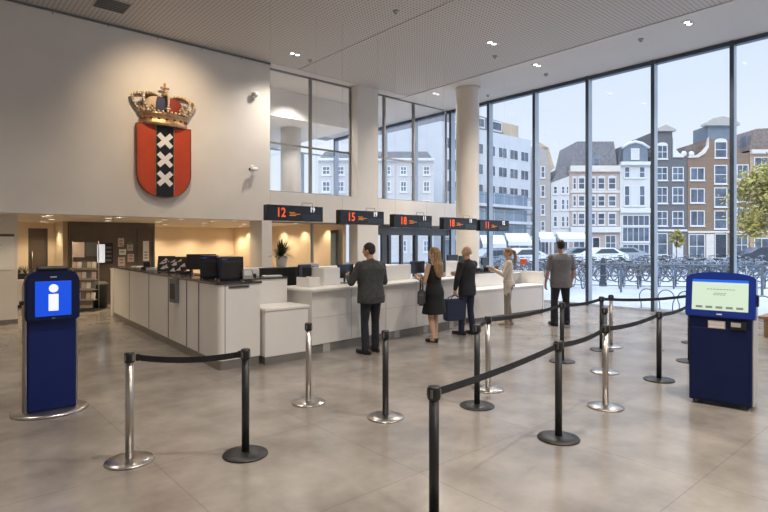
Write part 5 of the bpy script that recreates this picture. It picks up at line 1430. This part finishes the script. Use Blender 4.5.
for c, d_ in ((167.5, 180.5), (188.5, 203), (210.5, 226)):
    h.win(690, 704.5, c, d_, 1, 0); h.win(736.5, 748.3, c - 3, d_ - 1, 1, 0)
for c, d_ in ((165, 184), (187.5, 207), (210.5, 229)): h.win(714, 727, c, d_, 0, 1)
h.band(687.6, 749.3, 231, 233, 'hcream', .12, 'stone_band')
h.win(688.5, 705, 234, 258.7, 1, 1, name='shop_front', sill=False); h.win(714.5, 727, 233.5, 258.5, 0, 0, 'doorgreen', name='door', sill=False)
h.win(735, 748, 234, 256, 1, 1)
q = MB(); q.box(h.x(706), -.06, 0.03, h.x(713.8), -.001, h.z(234)); q.build('stone_pier', M['hcream'], h.t)
# tan house on the right
h = House(749.8, 812, 62, 'tan brick canal house with a brown tiled roof behind the tree')
h.wall(812, 152, 'htan'); h.band(749.8, 811.8, 150, 154, 'hcream', .4)
h.poly('roof', [(750, 150), (812, 150), (806, 126), (759, 128)], .4, 6.8, 'tile')
q = MB(); q.box(h.x(752), 1.0, h.z(150), h.x(756), 2.0, h.z(134)); q.build('chimney', M['hblue'], h.t)
for a, b in ((754, 769), (774, 788), (793, 807)):
    for c, d_ in ((157, 169), (177, 190), (199, 213), (220, 232)): h.win(a, b, c, d_, 1, 0)
    h.win(a, b, 238, 256, 1, 0)
# narrow houses left of the mansard house
h = House(551, 569.8, 62, 'narrow white canal house with a stepped grey roof')
h.wall(569.8, 181, 'hwhite', pts=[(551, 262), (569.5, 262), (569.5, 176), (551, 183)])
h.poly('roof', [(551.5, 183), (569.3, 176), (567.5, 165), (561, 168), (556, 176)], .5, 6, 'slate')
h.band(551.1, 569.6, 232, 235, 'hw', .25)
for a, b in ((553, 557.5), (561, 565), (565.8, 569)):
    for c, d_ in ((186, 194), (199, 210), (216, 227)): h.win(a, b, c, d_, 0, 1)
h.win(553, 568, 237, 255, 2, 0)
h = House(531.8, 550.8, 62, 'narrow beige brick canal house next to the white office block')
h.wall(550.8, 178, 'hbeige', pts=[(531.5, 262), (550.5, 262), (550.5, 175), (546.5, 150), (538, 145), (531.5, 160)])
h.poly('roof', [(532, 162), (538, 145.5), (546, 150), (551, 172), (556, 167), (550, 147), (540, 141)], .5, 7, 'rtan')
for a, b in ((534, 538), (540.5, 545)):
    for c, d_ in ((166, 178), (185, 197), (204, 215), (221, 231)): h.win(a, b, c, d_, 0, 1)
h.win(533, 549, 236, 256, 3, 0)
h.band(531.6, 550.6, 232, 234, 'hw', .3)
# white modern office block whose front recedes along our own axis
OY = 35.5
t = thing('office_block', 'white modern office block with curved glass balconies', 'building', (38.5, OY, -.02))
WL = 15.0; HT = 13.6
q = MB(); q.box(0, 0, 0, WL, 12, HT); q.build('facade', M['opanel'], t)
q = MB(); q.prism([(0, HT), (WL * .74, HT), (WL * .68, HT + 1.6), (0, HT + 1.9)], .8, 11); q.build('roof_storey', M['slate'], t)
q = MB(); q.box(WL * .62, 1.6, HT, WL - .1, 10, HT + 1.9); q.build('roof_block', M['rtan'], t)
for k in range(3):
    q = MB(); q.box(2.5 + k * 3.0, .55, HT + .35, 4.3 + k * 3.0, 1.2, HT + 1.45); f = q.build('roof_window', M['hw'], t)
    q = MB(); q.box(2.65 + k * 3.0, .52, HT + .5, 4.15 + k * 3.0, .56, HT + 1.3); q.build('roof_pane', M['hp'], f)
for zf in (11.0, 8.9, 6.8):
    for k in range(7):
        x0 = .7 + k * 2.05
        q = MB(); q.frame(x0, zf, x0 + 1.55, zf + 1.15, .07, -.04, -.001); q.box(x0 + .76, -.035, zf + .07, x0 + .80, -.001, zf + 1.08); f = q.build('window', M['hw'], t)
        q = MB(); q.box(x0 + .07, -.015, zf + .07, x0 + 1.48, -.002, zf + 1.08); q.build('pane', M['hp'], f)
for k, z0 in enumerate((5.55, 3.85, 2.3)):
    x1 = WL - 1.2 - .1 * k
    ol = [(0.2, -.001), (x1, -.001)] + [(x1 - .3 + 1.0 * math.sin(a), -1.4 * math.cos(a) * 1.0 - .0) for a in [PI / 2 * (1 - i / 8) for i in range(1, 9)]] + [(0.2, -1.4)]
    q = MB(); q.prism(ol, z0, z0 + .28, axis='z'); bl_ = q.build('balcony_slab', M['opanel'], t)
    q = MB()
    q.tube([(a, b, z0 + 1.15) for a, b in ol[1:]], .03, 6); q.build('balcony_rail', M['rail'], bl_)
    q = MB(); q.box(.2, -.9, z0 + .28, x1 - .8, -.86, z0 + 1.5); q.build('balcony_glass', M['oglass'], bl_)
    for j in range(8):
        q = MB(); q.box(.2 + j * 1.7, -.93, z0 + .28, .26 + j * 1.7, -.91, z0 + 1.5); q.build('balcony_post', M['opanel'], bl_)
q = MB(); q.box(.3, -.06, .03, WL - .4, -.001, 2.1); gf = q.build('ground_glazing', M['oglass'], t)
for j in range(9):
    q = MB(); q.box(.3 + j * 1.75, -.12, .03, .40 + j * 1.75, -.06, 2.1); q.build('glazing_post', M['opanel'], gf)
q = MB(); q.box(0, -2.0, 2.12, WL - 1.0, -.001, 2.22); q.build('entrance_canopy', M['opanel'], t)
# grey brick block seen through the upper interior windows
h = House(318, 434, 47, 'grey brick block with white sash windows seen through the upper window', name='brick_block')
h.wall(434, 160, 'hlight', depth=3.6); h.band(317.8, 434.2, 158.5, 161, 'hw', .3)
for a in (322, 336, 350, 364, 384, 400, 411, 423):
    b = a + 8.5 if a < 380 else a + 7
    for c, d_ in ((166, 175), (181, 192), (200, 210), (220, 230), (240, 252)): h.win(a, b, c, d_, 1, 1)
h.poly('roof', [(318, 158), (434, 158), (428, 150), (324, 150)], .8, 3.4, 'slate')

# awnings of the shops
for k, (pa, pb, d, yt, lab) in enumerate(((537, 552, 56, 236, 'white shop awning left of the man in grey'), (556, 584, 58, 236, 'white shop awning right of the man in grey'), (505, 528, 46, 238, 'white market canopy behind the woman in cream'), (480, 503, 44, 240, 'white market canopy at the left behind the round column'))):
    x, y = atd(pa, d); w = (pb - pa) / F * d; zt = zat(yt, d)
    t = thing('shop_awning', lab, 'awning', (x, y, -.02), CAMROT)
    q = MB(); q.prism([(-1.2, zt - .35), (0, zt + .35), (0, zt + .42), (-1.25, zt - .28)], 0, w, axis='x'); 
    q.build('canvas', M['canvas'], t)
    q = MB(); q.box(0, -1.26, zt - .62, w, -1.22, zt - .30); q.build('valance', M['canvas'], t)
    for xx in (.06, w - .06):
        q = MB(); q.cyl((xx, -1.18, 0), (xx, -1.18, zt - .35), .03, seg=8); q.build('post', M['rail'], t)
        q = MB(); q.cyl((xx, .1, 0), (xx, .1, zt + .3), .03, seg=8); q.build('post', M['rail'], t)

# cars along the far side
def car(px, y, d, rz, m, label, L=4.3, Ht=1.45):
    x, yy = atd(px, d)
    t = thing('parked_car', label, 'car', (x, yy, -.02), CAMROT + rz)
    h2 = L / 2
    prof = [(-h2, .35), (-h2 + .03, .72), (-h2 + .25, .86), (-h2 + .95, .93), (-h2 + 1.65, Ht - .05), (-h2 + 2.2, Ht), (h2 - 1.35, Ht - .02), (h2 - .55, .98), (h2 - .06, .88), (h2, .6), (h2 - .03, .32), (h2 - .4, .25), (-h2 + .4, .25)]
    q = MB(); q.prism(prof, -.85, .85); bmesh.ops.bevel(q.bm, geom=q.bm.edges[:], offset=.06, segments=2, affect='EDGES'); q.build('car_body', m, t)
    for s in (-1, 1):
        q = MB(); q.prism([(-h2 + 1.2, .95), (-h2 + 1.75, Ht - .12), (h2 - 1.45, Ht - .10), (h2 - .9, .98)], s * .853 - .004, s * .853 + .004); q.build('side_window', M['carglass'], t)
        for xx in (-h2 + .8, h2 - .8):
            q = MB(); q.cyl((xx, s * .72, .32), (xx, s * .885, .32), .32, seg=24); wh = q.build('wheel', M['tyre'], t)
            q = MB(); q.cyl((xx, s * .885, .32), (xx, s * .895, .32), .2, seg=18); q.build('hubcap', M['spoke'], wh)
        q = MB(); q.box(-h2 - .01, s * .6 - .12, .62, -h2 + .06, s * .6 + .12, .72); q.build('headlight', M['paper'], t)
car(600, 258, 45, R(10), M['carw'], 'white parked car below the mansard house')
car(622, 258, 50, R(-4), M['cars'], 'silver parked car below the white canal house')
car(578, 258, 49, R(0), M['cars'], 'silver parked car right behind the man in grey')
car(758, 258, 47, R(4), M['card'], 'dark blue parked car beside the big tree')
car(520, 260, 40, R(20), M['carw'], 'white parked car left of the man in grey')
car(488, 260, 36, R(30), M['cars'], 'silver parked car behind the woman in cream')

# railing along the water
rx0 = gp(556, 293); d0 = 19.6
def lineloc(px, d): return atd(px, d)
P0 = Vector(atd(556, 20.5)); P1 = Vector(atd(800, 18.6)); rl = (P1 - P0).length; ra = math.atan2((P1 - P0).y, (P1 - P0).x)
t = thing('metal_railing', 'dark metal railing in front of the parked bicycles', 'railing', (P0.x, P0.y, -.02), ra)
n = 7
for k in range(n + 1):
    xx = rl * k / n
    q = MB(); q.box(xx - .035, -.035, 0, xx + .035, .035, 1.06, bev=.008); q.build('post', M['rail'], t)
for zz, rr in ((1.03, .028), (.62, .016), (.25, .016)):
    q = MB(); q.cyl((0, 0, zz), (rl, 0, zz), rr, seg=8); q.build('rail', M['rail'], t)
x, y = atd(603, 22.8)
t = thing('street_bollard', 'dark cast iron bollard among the bicycles behind the railing', 'bollard', (x, y, -.02))
q = MB(); q.lathe([(0, 0), (.16, 0), (.16, .12), (.12, .2), (.11, .85), (.15, .88), (.15, .94), (.10, 1.0), (.09, 1.12), (.05, 1.2), (0, 1.21)], 20); q.build('post', M['bollard'], t)
q = MB(); q.lathe([(.118, .5), (.128, .52), (.128, .60), (.117, .62)], 20); q.build('collar', M['bollard'], t)
for k, yy in enumerate((6.45, 5.95, 5.45, 4.95, 3.75, 3.3)):
    t = thing('bicycle_hoop', 'thin steel bicycle hoop outside the glass, ' + ('leftmost of the row', 'second from the left', 'third from the left', 'fourth, near the ticket kiosk', 'right of the ticket kiosk', 'farthest right of the row')[k], 'bike rack', (15.35, yy, -.02), 0)
    q = MB(); pts = [(0, .16, .02), (0, .17, .2)] + [(0, .21 * math.cos(a), .34 + .21 * math.sin(a)) for a in [PI * j / 14 - .25 for j in range(0, 18)]] + [(0, -.17, .2), (0, -.16, .02)]
    q.tube(pts, .014, 8); q.build('hoop', M['rail'], t)
    q = MB(); q.box(-.03, -.22, 0, .03, .22, .02); q.build('foot_plate', M['rail'], t)

# bicycles
def make_bike(m, label):
    t = thing('parked_bicycle', label, 'bicycle', (0, 0, -.02), 0)
    r = .34; wb = .54
    for xx in (-wb, wb):
        q = MB(); q.tube([(xx + r * math.cos(a), 0, r + r * math.sin(a)) for a in [2 * PI * k / 28 for k in range(28)]], .022, 7, closed=True); wh = q.build('wheel', M['tyre'], t)
        q = MB()
        for k in range(10):
            a = 2 * PI * k / 10; q.cyl((xx, .012 * (-1) ** k, r), (xx + (r - .03) * math.cos(a), 0, r + (r - .03) * math.sin(a)), .004, seg=4, caps=False)
        q.tube([(xx + (r - .03) * math.cos(a), 0, r + (r - .03) * math.sin(a)) for a in [2 * PI * k / 24 for k in range(24)]], .011, 5, closed=True)
        q.cyl((xx, -.04, r), (xx, .04, r), .022, seg=10); q.build('spokes', M['spoke'], wh)
        q = MB(); q.tube([(xx + (r + .045) * math.cos(a), 0, r + (r + .045) * math.sin(a)) for a in [R(20) + R(140) * k / 10 for k in range(11)]], .026, 6, flat=(.35, 1.3)); q.build('mudguard', m, t)
    q = MB(); bb = (-.08, 0, .30); st = (-.22, 0, .80); hd = (.38, 0, .86); hb = (.42, 0, .70)
    for a, b in ((bb, st), (bb, hb), ((-.15, 0, .56), hd), (bb, (-wb, 0, r)), ((-.19, 0, .70), (-wb, 0, r))): q.cyl(a, b, .019, seg=8)
    q.cyl(hd, hb, .022, seg=8); q.tube([hb, (.47, 0, .5), (wb, 0, r)], .015, 7); q.build('frame', m, t)
    q = MB(); q.tube([(hd[0] + .0, 0, .86), (.35, 0, 1.0), (.36, 0, 1.04)], .013, 7); q.tube([(.20, -.25, .99), (.30, -.24, 1.04), (.36, -.1, 1.05), (.36, .1, 1.05), (.30, .24, 1.04), (.20, .25, .99)], .013, 7); q.build('handlebar', M['spoke'], t)
    q = MB(); q.cyl((-.22, 0, .78), (-.24, 0, .92), .013, seg=7); q.prism([(-.40, -.09), (-.34, -.10), (-.12, -.03), (-.08, 0), (-.12, .03), (-.34, .10), (-.40, .09)], .92, .97, axis='z'); q.build('saddle', M['black'], t)
    q = MB(); q.cyl((-.08, -.06, .30), (-.08, .06, .30), .03, seg=10); q.cyl((-.08, .055, .30), (.02, .06, .17), .011, seg=6); q.cyl((-.08, -.055, .30), (-.18, -.06, .43), .011, seg=6); q.box(-.02, .06, .155, .06, .15, .18); q.box(-.22, -.15, .42, -.14, -.06, .445); q.build('pedal_crank', M['tyre'], t)
    q = MB(); q.box(-.80, -.07, .74, -.36, .07, .765, bev=.006); q.cyl((-.62, -.05, .745), (-wb, -.03, r), .008, seg=6); q.cyl((-.62, .05, .745), (-wb, .03, r), .008, seg=6); q.build('luggage_rack', M['tyre'], t)
    return t
rows = [(22.0, 560, 772, .70, 'closest row just behind the railing'), (25.6, 520, 772, .72, 'second row behind the railing'), (29.2, 500, 774, .74, 'third row behind the railing'), (33.2, 486, 775, .78, 'fourth row behind the railing'), (37.6, 545, 740, .90, 'farthest row near the parked cars')]
protos = []
CN = ('black', 'slate blue', 'silver grey')
rnd = random.Random(21)
first = {}
for (d, pa, pb, st, rn) in rows:
    w = (pb - pa) / F * d; n = int(w / st)
    base = rnd.uniform(-.2, .2)
    for k in range(n):
        if rnd.random() < .06: continue
        px = pa + (pb - pa) * (k + .5) / n
        if d < 24 and abs(px - 603) < 9: continue
        if d > 36 and (590 < px < 612): continue
        c = rnd.choice((0, 0, 1, 1, 2)); x, y = atd(px, d + rnd.uniform(-.04, .04))
        lab = '%s bicycle parked in the %s' % (CN[c], rn); grp = '%s bicycles in the %s' % (CN[c], rn)
        rz = CAMROT + PI / 2 + R(38 if int(d) % 2 else -34) + R(rnd.uniform(-4, 4)) + (PI if rnd.random() < .3 else 0)
        if c not in first:
            t = make_bike(M['bike'][c], lab); first[c] = t; t.location = (x, y, -.02); t.rotation_euler.z = rz; t['group'] = grp; index_children()
        else: dup(first[c], (x, y, -.02), rz, lab, grp)

# trees
def tree(px, d, ycrown, ybase, rw, rh, nleaf, label, lsz, trunk_r):
    x, y = atd(px, d); zc = zat(ycrown, d)
    t = thing('street_tree', label, 'tree', (x, y, -.02), 0)
    rnd = random.Random(int(px)); q = MB(); cl = []
    for k in range(26):
        a = rnd.uniform(0, 2 * PI); e = rnd.uniform(-.9, 1.2); rr = rnd.uniform(.35, .85)
        cl.append(Vector((rw * rr * math.cos(a) * math.cos(e), rw * rr * math.sin(a) * math.cos(e), zc + rh * rr * math.sin(e))))
    for k in range(nleaf):
        c = rnd.choice(cl); v = Vector((rnd.gauss(0, 1), rnd.gauss(0, 1), rnd.gauss(0, .8))); p = c + v * rw * .17
        u = Vector((rnd.gauss(0, 1), rnd.gauss(0, 1), rnd.gauss(0, 1))).normalized(); w = u.orthogonal().normalized(); s = lsz * rnd.uniform(.6, 1.3)
        q.quad([p - u * s, p - w * s * .5, p + u * s, p + w * s * .5])
    o = q.build('crown', M['treeleaf'], t, fixn=False)
    q = MB(); q.tube([(0, 0, 0), (.02, 0, zc * .4), (0, .03, zc * .75)], [trunk_r, trunk_r * .8, trunk_r * .6], 10)
    for c in cl[:9]: q.tube([(0, .02, zc * .62), (c.x * .4, c.y * .4, zc * .62 + (c.z - zc * .62) * .6), tuple(c)], [trunk_r * .45, trunk_r * .3, trunk_r * .1], 6)
    q.build('trunk', M['bark'], t)
tree(780, 42, 207, 262, 3.3, 4.6, 9000, 'big yellow green tree cut off by the right edge', .17, .2)
tree(676.5, 52, 240, 259, .72, 1.25, 900, 'small round yellow tree before the dark gabled house', .13, .05)
# ================================================================== LIGHT, SKY, CAMERA
def spot(x, y, z, en, col, ang=120, blend=.8, r=.06, rot=(0, 0, 0), name='spot_lamp'):
    l = bpy.data.lights.new(name, 'SPOT'); l.energy = en; l.color = col; l.spot_size = R(ang); l.spot_blend = blend; l.shadow_soft_size = r
    o = bpy.data.objects.new(name, l); C.objects.link(o); o.location = (x, y, z); o.rotation_euler = rot; return o
for i_, (x, y) in enumerate(LIGHTXY): spot(x, y, CZ - .05, 420 if i_ == 0 else 840, (1.0, .90, .78), 140, 1.0, .12)
# warm wash on the crest
def aim(o, p):
    d = Vector(p) - o.location; o.rotation_euler = d.to_track_quat('-Z', 'Y').to_euler()
for x_, y_ in ((-.8, 9.2), (2.6, 8.6)): spot(x_, y_, CZ - .05, 300, (1.0, .86, .70), 140, 1.0, .12)  # unseen warm fill without fittings, added to brighten the left wall
sp = spot(4.3, WY - 2.3, CZ - .1, 300, (1.0, .76, .50), 84, 1.0, .15); aim(sp, (4.45, WY, 4.6))
for x, y in OFF:
    spot(x, y, 2.39, 85 if y > 19 else (46 if y > 14 else 30), (1.0, .78, .52), 125, .7, .05)
for k in range(5): spot(9.75, 14.1 + k * 1.35, 2.39, 34, (1.0, .78, .52), 110, .7, .05)
for x in (1.5, 5, 9, 12.5): spot(x, 15.8 if x > 11 else 14.2, CZ - .05 if x > 11.6 else 6.4, 260, (1.0, .94, .86), 140, 1.0, .1)  # lamps without fittings, added to brighten the upper room
# sky portal on the window wall
def portal(loc, rot, sx, sy):
    l = bpy.data.lights.new('window_portal', 'AREA'); l.shape = 'RECTANGLE'; l.size = sx; l.size_y = sy; l.cycles.is_portal = True
    o = bpy.data.objects.new('window_portal', l); C.objects.link(o); o.location = loc; o.rotation_euler = rot
portal((GX + .2, 3.0, 3.25), (0, R(90), 0), 6.4, 20.3)
sun = bpy.data.lights.new('sun', 'SUN'); sun.energy = 1.0; sun.angle = R(25); sun.color = (1.0, .95, .88)
so = bpy.data.objects.new('sun', sun); C.objects.link(so)
so.rotation_euler = Vector((.80, .45, -.62)).to_track_quat('-Z', 'Y').to_euler()

W = bpy.data.worlds.new('sky'); S.world = W; W.use_nodes = True
nt = W.node_tree; nt.nodes.clear()
out = nt.nodes.new('ShaderNodeOutputWorld'); bg = nt.nodes.new('ShaderNodeBackground')
tc = nt.nodes.new('ShaderNodeTexCoord'); sx = nt.nodes.new('ShaderNodeSeparateXYZ'); nt.links.new(tc.outputs['Generated'], sx.inputs[0])
rp = nt.nodes.new('ShaderNodeValToRGB'); nt.links.new(sx.outputs['Z'], rp.inputs['Fac'])
e = rp.color_ramp.elements
e[0].position = 0.0; e[0].color = (.76, .80, .86, 1); e[1].position = 1.0; e[1].color = (2.1, 2.5, 3.2, 1)
k = e.new(.20); k.color = (.70, .765, .86, 1); k = e.new(.42); k.color = (.565, .66, .82, 1); k = e.new(.62); k.color = (1.5, 1.75, 2.2, 1)
nz = nt.nodes.new('ShaderNodeTexNoise'); nz.inputs['Scale'].default_value = 2.2; nz.inputs['Detail'].default_value = 6
mp = nt.nodes.new('ShaderNodeMapping'); mp.inputs['Scale'].default_value = (1, 1, 3); nt.links.new(tc.outputs['Generated'], mp.inputs[0]); nt.links.new(mp.outputs[0], nz.inputs['Vector'])
mr = nt.nodes.new('ShaderNodeMapRange'); mr.inputs['From Min'].default_value = .48; mr.inputs['From Max'].default_value = .75; mr.inputs['To Max'].default_value = .35
nt.links.new(nz.outputs['Fac'], mr.inputs['Value'])
mx = nt.nodes.new('ShaderNodeMix'); mx.data_type = 'RGBA'; mx.inputs['B'].default_value = (.80, .84, .88, 1)
nt.links.new(mr.outputs['Result'], mx.inputs['Factor']); nt.links.new(rp.outputs['Color'], mx.inputs['A']); nt.links.new(mx.outputs['Result'], bg.inputs['Color'])
bg.inputs['Strength'].default_value = 1.1
nt.links.new(bg.outputs[0], out.inputs['Surface'])

cam = bpy.data.cameras.new('camera'); co = bpy.data.objects.new('camera', cam); C.objects.link(co)
co.location = (0, 0, H); co.rotation_euler = (R(90), 0, CAMROT)
cam.sensor_width = 36; cam.lens = 36 * F / 768; cam.shift_y = -(256 - HZ) / 768; cam.clip_end = 600
S.camera = co
S.view_settings.view_transform = 'Standard'; S.view_settings.look = 'None'; S.view_settings.exposure = 0.2
S.cycles.max_bounces = 8; S.cycles.diffuse_bounces = 4; S.cycles.glossy_bounces = 3; S.cycles.transparent_max_bounces = 12
S.cycles.caustics_reflective = False; S.cycles.caustics_refractive = False; S.cycles.sample_clamp_indirect = 6
